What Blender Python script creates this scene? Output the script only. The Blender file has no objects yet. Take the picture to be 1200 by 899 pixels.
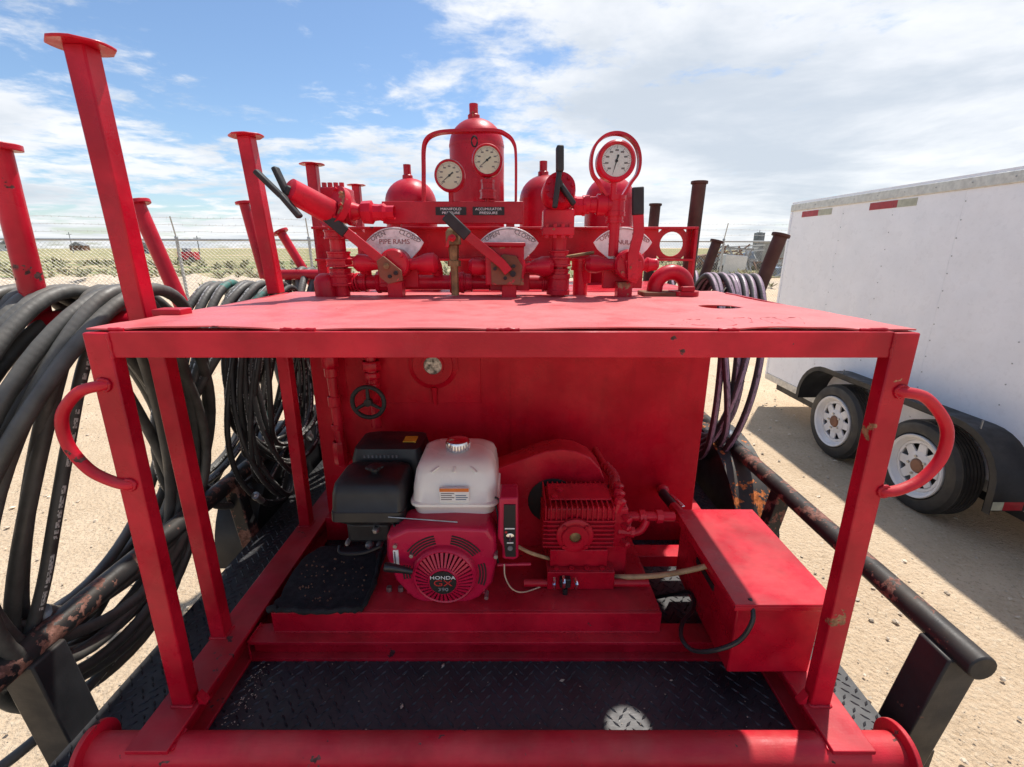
import bpy, bmesh, math, random
from mathutils import Vector as V, Matrix, noise
random.seed(7)
PI = math.pi
sc = bpy.context.scene
COL = sc.collection
# ---------------------------------------------------------------- camera
CAM_H, PITCH, FPX = 1.83, math.radians(16.35), 543.0
cam_d = bpy.data.cameras.new('camera')
cam = bpy.data.objects.new('camera', cam_d)
COL.objects.link(cam)
cam.location = (0, 0, CAM_H)
cam.rotation_euler = (PI/2 - PITCH, 0, 0)
cam_d.sensor_width = 36
cam_d.lens = 36*FPX/1200
cam_d.clip_start = 0.02
cam_d.clip_end = 3000
sc.camera = cam
# ---------------------------------------------------------------- light
SUN_DIR = V((0.60, 0.85, 2.29)).normalized()
SUN_EL = math.asin(SUN_DIR.z)
SUN_AZ = math.atan2(SUN_DIR.x, SUN_DIR.y)
sun_d = bpy.data.lights.new('sun', 'SUN')
sun_d.energy = 3.1
sun_d.angle = math.radians(1.0)
sun_d.color = (1.0, 0.95, 0.88)
sun = bpy.data.objects.new('sun', sun_d)
COL.objects.link(sun)
sun.rotation_euler = SUN_DIR.to_track_quat('Z', 'Y').to_euler()
sc.view_settings.view_transform = 'Standard'
sc.view_settings.look = 'None'
sc.view_settings.exposure = 0.85
sc.view_settings.gamma = 1
wd = bpy.data.worlds.new('World')
sc.world = wd
wd.use_nodes = True


class NT:
    def __init__(s, nt): s.nt = nt
    def n(s, t, ins=None, **kw):
        x = s.nt.nodes.new(t)
        for k, v in kw.items(): setattr(x, k, v)
        for k, v in (ins or {}).items():
            if hasattr(v, 'is_linked') or v.__class__.__name__.startswith('NodeSocket'):
                s.nt.links.new(v, x.inputs[k])
            else: x.inputs[k].default_value = v
        return x
    def math(s, op, a, b=0.0, c=None, clamp=False):
        d = {0: a, 1: b}
        if c is not None: d[2] = c
        return s.n('ShaderNodeMath', d, operation=op, use_clamp=clamp).outputs[0]
    def noise(s, vec, scale, detail=4, rough=.55, dist=0.0, col=False):
        x = s.n('ShaderNodeTexNoise', {'Vector': vec, 'Scale': scale, 'Detail': detail, 'Roughness': rough, 'Distortion': dist})
        return x.outputs[1 if col else 0]
    def ramp(s, fac, lo, hi, a=0.0, b=1.0):
        return s.n('ShaderNodeMapRange', {0: fac, 1: lo, 2: hi, 3: a, 4: b}, interpolation_type='SMOOTHSTEP').outputs[0]
    def mix(s, fac, a, b, bt='MIX'):
        x = s.n('ShaderNodeMix', data_type='RGBA', blend_type=bt)
        for i, v in ((0, fac), (6, a), (7, b)):
            if v.__class__.__name__.startswith('NodeSocket'): s.nt.links.new(v, x.inputs[i])
            else: x.inputs[i].default_value = (v if i == 0 else (tuple(v)+(1,))[:4])
        return x.outputs[2]


w = NT(wd.node_tree)
wn = wd.node_tree.nodes
bg = wn['Background']
sky = w.n('ShaderNodeTexSky', sky_type='NISHITA', sun_disc=False, sun_elevation=SUN_EL, sun_rotation=SUN_AZ,
          air_density=1.0, dust_density=0.6, ozone_density=2.5)
tc = w.n('ShaderNodeTexCoord').outputs['Generated']
sep = w.n('ShaderNodeSeparateXYZ', {0: tc})
zc = w.math('MAXIMUM', sep.outputs[2], 0.0)
zz = w.math('ADD', zc, 0.10)
cx = w.math('DIVIDE', sep.outputs[0], zz)
cy = w.math('DIVIDE', sep.outputs[1], zz)
cv = w.n('ShaderNodeCombineXYZ', {0: cx, 1: cy, 2: 33.3}).outputs[0]
big = w.noise(cv, 0.42, 3, .5)
det = w.noise(cv, 1.15, 10, .62, .35)
puff = w.noise(cv, 3.6, 8, .62, .25)
streak_v = w.n('ShaderNodeMapping', {0: cv, 2: (0, 0, .5), 3: (.55, 1.7, 1)}).outputs[0]
det2 = w.noise(streak_v, 1.4, 8, .6, .5)
drift = w.math('MULTIPLY', cx, 0.055)
m = w.math('ADD', w.math('MULTIPLY', big, .9), w.math('MULTIPLY', det, .8))
m = w.math('ADD', m, w.math('MULTIPLY', det2, .35))
m = w.math('ADD', m, w.math('MULTIPLY', w.math('SUBTRACT', puff, .5), .75))
m = w.math('ADD', m, w.math('MAXIMUM', w.math('MINIMUM', drift, .14), -.07))
hz = w.ramp(zc, 0.0, 0.42, .22, 0.0)
m = w.math('ADD', m, hz)
cover = w.ramp(m, .95, 1.20)
shade = w.ramp(w.math('ADD', w.noise(cv, .8, 6, .6, .2), w.math('MULTIPLY', big, .5)), .55, .95)
ccol = w.mix(shade, (6.0, 6.05, 6.15), (3.7, 4.05, 4.5))
skyc = w.mix(1.0, sky.outputs[0], (.76, .82, .87), 'MULTIPLY')
fin = w.mix(w.math('MULTIPLY', cover, .93), skyc, ccol)
wd.node_tree.links.new(fin, bg.inputs[0])
bg.inputs[1].default_value = 0.10


# ---------------------------------------------------------------- pixel -> point
def ray(px, py):
    u, v = (px-600)/FPX, (449.5-py)/FPX
    return V((u, math.cos(PITCH)+v*math.sin(PITCH), -math.sin(PITCH)+v*math.cos(PITCH)))
def W(px, py, Y=None, Z=None, X=None):
    d = ray(px, py)
    t = Y/d.y if Y is not None else ((Z-CAM_H)/d.z if Z is not None else X/d.x)
    return V((0, 0, CAM_H)) + d*t
def WL(pts, Y): return [W(a, b, Y) for a, b in pts]


# ---------------------------------------------------------------- mesh helpers
def frame(d):
    d = V(d).normalized()
    a = V((0, 0, 1)) if abs(d.z) < .9 else V((1, 0, 0))
    x = a.cross(d).normalized()
    return x, d.cross(x)
def catmull(p, k=8, closed=False):
    p = [V(q) for q in p]; n = len(p); out = []
    for i in range(n if closed else n-1):
        if closed: a, b, c, d = p[i-1], p[i], p[(i+1) % n], p[(i+2) % n]
        else: a, b, c, d = p[max(i-1, 0)], p[i], p[i+1], p[min(i+2, n-1)]
        for j in range(k):
            t = j/k
            out.append(.5*((2*b)+(c-a)*t+(2*a-5*b+4*c-d)*t*t+(3*b-a-3*c+d)*t**3))
    if not closed: out.append(p[-1])
    return out
def fillet(p, r, k=6):
    p = [V(q) for q in p]; out = [p[0]]
    for i in range(1, len(p)-1):
        a, b, c = p[i-1], p[i], p[i+1]
        d1 = (a-b); d2 = (c-b)
        q = min(r, d1.length*.49, d2.length*.49)
        s, e = b+d1.normalized()*q, b+d2.normalized()*q
        for j in range(k+1):
            t = j/k
            out.append(s*(1-t)**2+b*2*t*(1-t)+e*t*t)
    out.append(p[-1])
    return out


class MB:
    def __init__(s): s.v = []; s.f = []; s.uv = []
    def add(s, vs, fs, uvs=None):
        o = len(s.v); s.v += [V(q) for q in vs]
        s.f += [tuple(i+o for i in f) for f in fs]
        s.uv += (uvs if uvs else [None]*len(fs))
        return s
    def box(s, lo, hi, R=None, c=None):
        (a, b, d), (e, f, g) = lo, hi
        vs = [V((x, y, z)) for x in (a, e) for y in (b, f) for z in (d, g)]
        if R is not None:
            c = V(c) if c is not None else V(((a+e)/2, (b+f)/2, (d+g)/2))
            vs = [c+R @ (q-c) for q in vs]
        return s.add(vs, [(0, 1, 3, 2), (4, 6, 7, 5), (0, 4, 5, 1), (2, 3, 7, 6), (0, 2, 6, 4), (1, 5, 7, 3)])
    def bar(s, p0, p1, wx, wy, up=(0, 0, 1)):
        p0, p1 = V(p0), V(p1); d = (p1-p0).normalized()
        x = V(up).cross(d)
        if x.length < 1e-4: x = V((1, 0, 0)).cross(d) if abs(d.x) < .9 else V((0, 1, 0)).cross(d)
        x.normalize(); y = d.cross(x)
        vs = [p+x*i*wx/2+y*j*wy/2 for p in (p0, p1) for i, j in ((-1, -1), (1, -1), (1, 1), (-1, 1))]
        return s.add(vs, [(3, 2, 1, 0), (4, 5, 6, 7), (0, 1, 5, 4), (1, 2, 6, 5), (2, 3, 7, 6), (3, 0, 4, 7)])
    def lathe(s, prof, p0, d, n=24):
        p0 = V(p0); d = V(d).normalized(); x, y = frame(d); rings = []; vs = []
        for h, r in prof:
            if r < 1e-6: rings.append([len(vs)]); vs.append(p0+d*h)
            else:
                rings.append(list(range(len(vs), len(vs)+n)))
                vs += [p0+d*h+(x*math.cos(2*PI*k/n)+y*math.sin(2*PI*k/n))*r for k in range(n)]
        fs = []
        for A, B in zip(rings, rings[1:]):
            for k in range(n):
                k2 = (k+1) % n
                if len(A) == 1 and len(B) == 1: continue
                if len(A) == 1: fs.append((A[0], B[k2], B[k]))
                elif len(B) == 1: fs.append((A[k], A[k2], B[0]))
                else: fs.append((A[k], A[k2], B[k2], B[k]))
        return s.add(vs, fs)
    def cyl(s, p0, p1, r0, r1=None, n=20):
        p0, p1 = V(p0), V(p1); r1 = r0 if r1 is None else r1
        L = (p1-p0).length
        return s.lathe([(0, 0), (0, r0), (L, r1), (L, 0)], p0, p1-p0, n)
    def sphere(s, c, r, n=16, sq=1.0):
        prof = [(-math.cos(PI*k/8)*r*sq, math.sin(PI*k/8)*r) for k in range(9)]
        prof[0] = (prof[0][0], 0); prof[-1] = (prof[-1][0], 0)
        return s.lathe(prof, c, (0, 0, 1), n)
    def tube(s, pts, r, n=10, closed=False):
        pts = [V(q) for q in pts]; m = len(pts)
        T = []
        for i in range(m):
            a = pts[i-1] if (i or closed) else pts[0]
            b = pts[(i+1) % m] if (i < m-1 or closed) else pts[-1]
            T.append((b-a).normalized())
        x, y = frame(T[0]); vs = []; L = 0; us = []
        for i in range(m):
            x = (x-T[i]*x.dot(T[i])).normalized(); y = T[i].cross(x)
            rr = r[i] if isinstance(r, (list, tuple)) else r
            if i: L += (pts[i]-pts[i-1]).length
            us.append(L)
            vs += [pts[i]+(x*math.cos(2*PI*k/n)+y*math.sin(2*PI*k/n))*rr for k in range(n)]
        fs = []; uv = []
        for i in range(m if closed else m-1):
            j = (i+1) % m
            for k in range(n):
                k2 = (k+1) % n
                fs.append((i*n+k, i*n+k2, j*n+k2, j*n+k))
                u1 = us[j] if j else L
                uv.append([(us[i], k/n), (us[i], (k+1)/n), (u1, (k+1)/n), (u1, k/n)])
        if not closed:
            fs += [tuple(reversed(range(n))), tuple(range((m-1)*n, m*n))]; uv += [None, None]
        return s.add(vs, fs, uv)
    def prism(s, pts, d):
        pts = [V(q) for q in pts]; d = V(d); n = len(pts)
        nor = V((0, 0, 0))
        for i in range(n): nor += (pts[i]-pts[0]).cross(pts[(i+1) % n]-pts[0])
        if nor.dot(d) > 0: pts = pts[::-1]
        vs = pts+[q+d for q in pts]
        fs = [tuple(range(n)), tuple(range(2*n-1, n-1, -1))]
        fs += [(i, i+n, (i+1) % n+n, (i+1) % n) for i in range(n)]
        return s.add(vs, fs)
    def loft(s, rings):
        n = len(rings[0]); vs = [q for r in rings for q in r]; fs = []
        for a in range(len(rings)-1):
            for k in range(n):
                k2 = (k+1) % n
                fs.append((a*n+k, a*n+k2, (a+1)*n+k2, (a+1)*n+k))
        fs += [tuple(reversed(range(n))), tuple(range((len(rings)-1)*n, len(rings)*n))]
        return s.add(vs, fs)
    def strip(s, path, wvec, th):
        """a bent sheet: path of points, swept by wvec, thickness th (downwards/inwards)"""
        path = [V(q) for q in path]; wv = V(wvec); m = len(path); nn = []
        for i in range(m):
            t = (path[min(i+1, m-1)]-path[max(i-1, 0)]).normalized()
            nn.append(t.cross(wv).normalized())
        vs = []
        for i in range(m):
            a = path[i]; b = path[i]+nn[i]*th
            vs += [a, a+wv, b+wv, b]
        fs = []
        for i in range(m-1):
            for k in range(4):
                k2 = (k+1) % 4
                fs.append((i*4+k, i*4+k2, i*4+4+k2, i*4+4+k))
        fs += [(3, 2, 1, 0), (m*4-4, m*4-3, m*4-2, m*4-1)]
        return s.add(vs, fs)
    def build(s, name, mat, parent=None, bevel=0.0, ang=38, seg=2, label=None, cat=None, group=None, kind=None, base=None, fix=True):
        if parent is not None:
            off = V((0, 0, 0)); q = parent
            while q is not None: off += q.location; q = q.parent
        else:
            if base is None:
                xs = [q.x for q in s.v]; ys = [q.y for q in s.v]
                base = V(((min(xs)+max(xs))/2, (min(ys)+max(ys))/2, min(q.z for q in s.v)))
            off = V(base)
        me = bpy.data.meshes.new(name)
        me.from_pydata([q-off for q in s.v], [], s.f)
        if any(u for u in s.uv):
            l = me.uv_layers.new(name='UVMap'); i = 0; data = [0.0]*(2*len(me.loops))
            for f, u in zip(s.f, s.uv):
                for k in range(len(f)):
                    if u: data[2*i], data[2*i+1] = u[k]
                    i += 1
            l.data.foreach_set('uv', data)
        if fix:
            bm = bmesh.new(); bm.from_mesh(me)
            bmesh.ops.recalc_face_normals(bm, faces=bm.faces)
            bm.to_mesh(me); bm.free()
        me.materials.append(mat)
        for p in me.polygons: p.use_smooth = True
        me.set_sharp_from_angle(angle=math.radians(ang))
        o = bpy.data.objects.new(name, me)
        COL.objects.link(o)
        if parent is not None: o.parent = parent
        else: o.location = off
        if bevel:
            b = o.modifiers.new('bevel', 'BEVEL'); b.width = bevel; b.segments = seg
            b.limit_method = 'ANGLE'; b.angle_limit = math.radians(40)
        tag(o, label, cat, group, kind)
        return o
def tag(o, label=None, cat=None, group=None, kind=None):
    if label: o['label'] = label
    if cat: o['category'] = cat
    if group: o['group'] = group
    if kind: o['kind'] = kind
    return o
def thing(name, label, cat, base, group=None):
    o = bpy.data.objects.new(name, None); COL.objects.link(o)
    o.location = V(base); o.empty_display_size = .05
    return tag(o, label, cat, group)
def copy_tree(o, parent=None, delta=None):
    c = o.copy(); COL.objects.link(c); c.parent = parent
    if delta is not None: c.location = o.location+V(delta)
    for ch in list(o.children): copy_tree(ch, c)
    return c
def rrect(cx, cy, hx, hy, r, z, n=5):
    out = []
    for qx, qy, a0 in ((1, 1, 0), (-1, 1, PI/2), (-1, -1, PI), (1, -1, 1.5*PI)):
        for k in range(n+1):
            a = a0+PI/2*k/n
            out.append(V((cx+qx*(hx-r)+r*math.cos(a), cy+qy*(hy-r)+r*math.sin(a), z)))
    return out
def text(name, body, size, loc, mat, parent, rot=(PI/2, 0, 0), ext=.0006, sx=1.0, label=None):
    cu = bpy.data.curves.new(name, 'FONT'); cu.body = body; cu.size = size
    cu.align_x = 'CENTER'; cu.align_y = 'CENTER'; cu.extrude = ext; cu.resolution_u = 3
    t = bpy.data.objects.new('tmp', cu); COL.objects.link(t)
    me = bpy.data.meshes.new_from_object(t.evaluated_get(bpy.context.evaluated_depsgraph_get()))
    bpy.data.objects.remove(t)
    M = Matrix.Translation(V(loc)) @ V_euler(rot) @ Matrix.Diagonal((sx, 1, 1, 1))
    off = V((0, 0, 0)); q = parent
    while q is not None: off += q.location; q = q.parent
    me.transform(Matrix.Translation(-off) @ M)
    me.materials.clear(); me.materials.append(mat)
    o = bpy.data.objects.new(name, me); COL.objects.link(o); o.parent = parent
    return o
def V_euler(r):
    from mathutils import Euler
    return Euler(r).to_matrix().to_4x4()
def bolts(mb, c, d, R, n, r, h, a0=0.0):
    x, y = frame(d); d = V(d).normalized()
    for k in range(n):
        a = a0+2*PI*k/n
        p = V(c)+(x*math.cos(a)+y*math.sin(a))*R
        mb.cyl(p, p+d*h, r, n=6)


# ---------------------------------------------------------------- materials
def newmat(name):
    m = bpy.data.materials.new(name); m.use_nodes = True
    t = NT(m.node_tree); b = m.node_tree.nodes['Principled BSDF']
    pos = t.n('ShaderNodeNewGeometry').outputs['Position']
    return m, t, b, pos
def setp(t, b, **k):
    names = {'col': 'Base Color', 'rough': 'Roughness', 'metal': 'Metallic', 'spec': 'Specular IOR Level', 'coat': 'Coat Weight',
             'coatr': 'Coat Roughness', 'nor': 'Normal', 'alpha': 'Alpha', 'trans': 'Transmission Weight'}
    for q, v in k.items():
        i = b.inputs[names[q]]
        if v.__class__.__name__.startswith('NodeSocket'): t.nt.links.new(v, i)
        else: i.default_value = (tuple(v)+(1,))[:4] if isinstance(v, tuple) else v
def bump(t, h, strength=.3, dist=.002):
    return t.n('ShaderNodeBump', {'Height': h, 'Strength': strength, 'Distance': dist}).outputs[0]
def paint(name, base, var=.25, rough=.42, chip=None, chipcol=(.06, .03, .02), chipscale=9, dust=.12, dustcol=(.40, .30, .20), coat=.0, streak=0.0, bs=.25, spec=.32, grime=0.0):
    m, t, b, pos = newmat(name)
    n1 = t.noise(pos, 4.5, 4, .6)
    n2 = t.noise(pos, 38, 4, .65)
    dark = tuple(c*(1-var) for c in base); lite = tuple(min(1, c*(1+var*.8)+.008) for c in base)
    c = t.mix(t.ramp(n1, .3, .7), dark, lite)
    c = t.mix(t.math('MULTIPLY', t.ramp(n2, .5, .75), .22), c, tuple(x*.72 for x in base))
    if grime:
        gn = t.math('MULTIPLY', t.ramp(t.noise(pos, 2.6, 5, .68, .6), .48, .72), t.ramp(t.noise(pos, 26, 3, .7), .35, .65, .35, 1))
        c = t.mix(t.math('MULTIPLY', gn, grime), c, tuple(x*.30+.006 for x in base))
        fn = t.ramp(t.noise(pos, 6.5, 4, .7, .3), .55, .75)
        c = t.mix(t.math('MULTIPLY', fn, grime*.35), c, (base[0]*.95, base[0]*.16+.02, base[0]*.18+.03))
    if streak:
        sv = t.n('ShaderNodeMapping', {0: pos, 3: (14, 14, 1.1)}).outputs[0]
        c = t.mix(t.math('MULTIPLY', t.ramp(t.noise(sv, 2.2, 5, .6), .45, .8), streak), c, tuple(x*.45 for x in base))
    rg = t.ramp(t.noise(pos, 11, 3, .6), .3, .7, rough-.10, rough+.14)
    nz = t.n('ShaderNodeSeparateXYZ', {0: t.n('ShaderNodeNewGeometry').outputs['Normal']}).outputs[2]
    if dust:
        df = t.math('MULTIPLY', t.ramp(nz, .3, .95), t.ramp(t.noise(pos, 7, 4, .65), .32, .72, .25, 1))
        c = t.mix(t.math('MULTIPLY', df, dust), c, dustcol)
        rg = t.math('ADD', rg, t.math('MULTIPLY', df, dust*.8), clamp=True)
    h = t.math('ADD', t.math('MULTIPLY', t.noise(pos, 190, 3), .5), t.math('MULTIPLY', n2, .8))
    bv = t.n('ShaderNodeMapping', {0: pos, 1: (0, 0, 0), 2: (.3, .2, .4), 3: (9, 70, 70)}).outputs[0]
    h = t.math('ADD', h, t.math('MULTIPLY', t.noise(bv, 3.0, 2, .6), .55))
    if chip is not None:
        cn = t.math('ADD', t.math('MULTIPLY', t.noise(pos, chipscale, 4, .62, .4), .75), t.math('MULTIPLY', t.noise(pos, chipscale*5, 4, .6), .25))
        cm = t.ramp(cn, chip, chip+.015)
        cc = t.mix(t.ramp(t.noise(pos, 55, 3, .7), .35, .65), chipcol, tuple(x*2.1+.02 for x in chipcol))
        c = t.mix(cm, c, cc)
        rg = t.math('MAXIMUM', rg, t.math('MULTIPLY', cm, .85))
        h = t.math('SUBTRACT', h, t.math('MULTIPLY', cm, 1.2))
    setp(t, b, col=c, rough=rg, coat=coat, coatr=.3, spec=spec, nor=bump(t, h, bs, .0015))
    return m
def plain(name, col, rough=.5, metal=0.0, var=.15, scale=25, bs=.15, coat=0.0):
    m, t, b, pos = newmat(name)
    n = t.noise(pos, scale, 5, .6)
    c = t.mix(t.ramp(n, .3, .7), tuple(x*(1-var) for x in col), tuple(min(1, x*(1+var)) for x in col))
    setp(t, b, col=c, rough=t.ramp(t.noise(pos, scale*.6, 4), .3, .7, max(.03, rough-.08), min(1, rough+.1)), metal=metal, coat=coat, nor=bump(t, t.noise(pos, scale*5, 4), bs, .001))
    return m
def rubber(name, col=(.035, .036, .037), printed=None, stripe=None, dust=.35, teal=False):
    m, t, b, pos = newmat(name)
    nz = t.n('ShaderNodeSeparateXYZ', {0: t.n('ShaderNodeNewGeometry').outputs['Normal']}).outputs[2]
    n = t.noise(pos, 16, 6, .65)
    c = t.mix(t.ramp(n, .3, .7), tuple(x*.75 for x in col), tuple(x*1.35 for x in col))
    df = t.math('MULTIPLY', t.ramp(nz, -.1, .9), t.ramp(t.noise(pos, 5, 5), .3, .7, .3, 1))
    c = t.mix(t.math('MULTIPLY', df, dust), c, (.20, .18, .15))
    uv = t.n('ShaderNodeUVMap').outputs[0]
    s = t.n('ShaderNodeSeparateXYZ', {0: uv})
    rg = .62
    if printed:
        band = t.math('LESS_THAN', t.math('ABSOLUTE', t.math('SUBTRACT', t.math('FRACT', t.math('ADD', t.math('MULTIPLY', s.outputs[1], 2.0), printed)), .5)), .10)
        # print: groups of short marks along the length
        fine = t.n('ShaderNodeTexWhiteNoise', {0: t.n('ShaderNodeCombineXYZ', {0: t.math('FLOOR', t.math('MULTIPLY', s.outputs[0], 190)), 1: 0.0, 2: 0.0}).outputs[0]}, noise_dimensions='3D').outputs[0]
        v2 = t.n('ShaderNodeTexWhiteNoise', {0: t.n('ShaderNodeCombineXYZ', {0: t.math('FLOOR', t.math('MULTIPLY', s.outputs[0], 190)), 1: t.math('FLOOR', t.math('MULTIPLY', s.outputs[1], 60)), 2: 0.0}).outputs[0]}, noise_dimensions='3D').outputs[0]
        grp = t.math('GREATER_THAN', t.math('FRACT', t.math('MULTIPLY', s.outputs[0], 5.3)), .22)
        mk = t.math('MULTIPLY', band, t.math('MULTIPLY', grp, t.math('MULTIPLY', t.math('GREATER_THAN', fine, .22), t.math('GREATER_THAN', v2, .3))))
        c = t.mix(t.math('MULTIPLY', mk, .8), c, (.55, .55, .53))
    if stripe:
        band = t.math('LESS_THAN', t.math('ABSOLUTE', t.math('SUBTRACT', t.math('FRACT', t.math('MULTIPLY', s.outputs[1], 2.0)), .5)), .17)
        dash = t.math('GREATER_THAN', t.noise(uv, 30, 3), .42)
        c = t.mix(t.math('MULTIPLY', t.math('MULTIPLY', band, dash), .85), c, stripe)
    if teal:
        seg = t.math('GREATER_THAN', t.math('FRACT', t.math('MULTIPLY', s.outputs[0], .62)), .93)
        c = t.mix(t.math('MULTIPLY', seg, t.ramp(t.noise(pos, 30, 4), .4, .6, 0, .75)), c, (.03, .22, .18))
    wrap = t.math('SINE', t.math('ADD', t.math('MULTIPLY', s.outputs[0], 420.0), t.math('MULTIPLY', s.outputs[1], 6.2832)))
    rg = t.ramp(t.noise(pos, 9, 3), .3, .7, .42, .68)
    setp(t, b, col=c, rough=rg, nor=bump(t, t.math('ADD', t.math('ADD', t.noise(pos, 140, 2), n), t.math('MULTIPLY', wrap, .22)), .3, .0015), spec=.5)
    return m


RED = (.49, .0020, .020)
M = {}
M['red'] = paint('red_paint', RED, var=.30, chip=.675, chipcol=(.06, .012, .015), dust=.08, rough=.30, grime=.16, spec=.30)
M['red_top'] = paint('red_paint_chalky_sky_sheen', (.60, .095, .10), var=.16, grime=.30, rough=.40, chip=.66, chipscale=9, chipcol=(.16, .03, .035), dust=.26, dustcol=(.66, .30, .28), bs=.4, streak=.1, spec=.5)  # chalky red, with the pink sheen of reflected sky painted into its colour
M['red_worn'] = paint('red_paint_worn', RED, var=.26, grime=.16, rough=.32, spec=.3, chip=.60, chipcol=(.20, .10, .05), chipscale=12, dust=.16)
M['red_scuffed'] = paint('red_paint_scuffed', RED, var=.26, grime=.22, spec=.3, chip=.62, chipcol=(.055, .022, .02), chipscale=8, dust=.12, rough=.34)
M['red_tank'] = paint('red_paint_tank', (.50, .0020, .018), var=.16, rough=.30, dust=.05, streak=.25, spec=.16, grime=.10)
M['red_engine'] = paint('red_engine_enamel', (.50, .006, .050), var=.12, rough=.28, dust=.08, coat=.25)
M['red_rail'] = paint('red_pipe_paint', (.58, .006, .026), var=.25, grime=.2, chip=.63, chipcol=(.07, .03, .025), chipscale=16, dust=.16, rough=.4, bs=.5)
M['rust_plate'] = paint('rusty_plate', (.20, .085, .045), var=.35, rough=.75, chip=.60, chipcol=(.30, .03, .03), chipscale=20, dust=.1)
M['brown'] = paint('brown_rusty_pipe', (.085, .034, .023), var=.4, rough=.62, chip=.66, chipcol=(.13, .05, .02), chipscale=14, dust=.1)
M['rail'] = paint('black_rail_paint', (.018, .018, .019), var=.3, rough=.42, chip=.535, chipcol=(.12, .055, .04), chipscale=14, dust=.12)
M['black_steel'] = paint('black_steel_paint', (.017, .018, .020), var=.3, rough=.42, chip=.68, chipcol=(.09, .04, .025), dust=.10)
M['fender'] = paint('fender_orange_black', (.020, .020, .021), var=.3, rough=.5, chip=.55, chipcol=(.30, .09, .02), chipscale=10, dust=.10)
M['orange'] = paint('orange_fender_paint', (.42, .11, .015), var=.3, rough=.55, chip=.50, chipcol=(.02, .018, .016), chipscale=7, dust=.1)
M['deck'] = paint('black_deck_plate', (.017, .019, .024), var=.35, rough=.38, spec=.5, chip=.70, chipcol=(.10, .07, .05), dust=.16, dustcol=(.16, .14, .12), coat=.1)
M['bare'] = plain('bare_deck_steel', (.34, .34, .33), .40, .7)
M['black'] = plain('black_plastic', (.014, .015, .017), .42, bs=.1)
M['grip'] = plain('black_rubber_grip', (.016, .017, .018), .60, bs=.3)
M['mat'] = plain('black_rubber_mat', (.012, .012, .013), .85, bs=1.0, scale=45, var=.5)
M['white_tank'] = plain('off_white_tank_paint', (.86, .84, .77), .28, coat=.4, var=.05, scale=6, bs=.03)
M['chrome'] = plain('chrome', (.72, .72, .73), .14, 1.0, var=.1)
M['steel'] = plain('zinc_steel', (.45, .44, .42), .38, .9, var=.2)
M['brass'] = plain('old_brass', (.22, .15, .07), .55, .6, var=.4)
M['alum'] = plain('cast_fan_plate', (.66, .63, .62), .42, .15, var=.2, scale=40, bs=.4)
M['plate_white'] = plain('fan_plate_white', (.80, .78, .74), .5, 0, var=.14, scale=30, bs=.3)
M['ink_red'] = plain('faded_red_lettering', (.30, .12, .12), .7)
M['ink_grey'] = plain('grey_lettering', (.17, .15, .15), .7)
M['dial'] = plain('cream_dial', (.72, .68, .52), .45, var=.04)
M['dialw'] = plain('white_dial', (.82, .82, .80), .45, var=.03)
M['ink'] = plain('black_ink', (.012, .012, .012), .6)
M['white'] = plain('white_print', (.80, .80, .78), .5, var=.03)
M['orange_ink'] = plain('orange_print', (.75, .20, .03), .5)
M['yellow'] = plain('yellow_print', (.60, .38, .03), .5)
M['redink'] = plain('red_print', (.50, .03, .03), .5)
M['tan_hose'] = plain('tan_hose', (.42, .28, .15), .55, var=.25)
M['wire'] = plain('cream_wire', (.55, .40, .28), .5)
M['wheel_white'] = paint('white_wheel_paint', (.72, .72, .72), var=.08, rough=.4, chip=.72, chipcol=(.2, .1, .06), dust=.2)
M['tyre'] = rubber('tyre_rubber', (.020, .020, .021), dust=.3)
M['skin'] = paint('white_trailer_skin', (.89, .90, .92), var=.03, rough=.34, dust=.0, coat=.2, bs=.06)
_m = M['skin']; _t = NT(_m.node_tree); _b = _m.node_tree.nodes['Principled BSDF']
_p = _t.n('ShaderNodeNewGeometry').outputs['Position']
setp(_t, _b, rough=.24, nor=bump(_t, _t.noise(_t.n('ShaderNodeMapping', {0: _p, 3: (1, 1, .45)}).outputs[0], 2.3, 2, .5), .5, .05))
M['trim'] = plain('pale_trim', (.58, .57, .52), .4, .3)
M['tape_red'] = plain('red_reflector', (.36, .02, .03), .35)
M['tape_white'] = plain('pale_reflector', (.42, .42, .32), .35)
M['galv'] = plain('galvanised', (.36, .37, .37), .45, .5)
M['wiremesh'] = plain('galvanised_wire', (.52, .52, .50), .5, .3)
M['hose'] = rubber('black_hose_rubber', (.058, .058, .054), dust=.75)
M['hose_print'] = rubber('printed_hose_rubber', (.052, .053, .051), printed=.25, dust=.5, teal=True)
M['hose_thin'] = rubber('thin_hose_rubber', (.022, .023, .024), printed=.3, dust=.3)
M['hose_purple'] = rubber('striped_hose_rubber', (.028, .026, .030), stripe=(.34, .22, .30), dust=.3)
# glass: a clear pane with real reflections
gm, t, b, pos = newmat('gauge_glass')
fr = t.n('ShaderNodeFresnel', {0: 1.45}).outputs[0]
ms = t.n('ShaderNodeMixShader', {0: fr, 1: t.n('ShaderNodeBsdfTransparent').outputs[0], 2: t.n('ShaderNodeBsdfGlossy', {1: .05}).outputs[0]})
gm.node_tree.links.new(ms.outputs[0], gm.node_tree.nodes['Material Output'].inputs[0])
M['glass'] = gm
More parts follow.
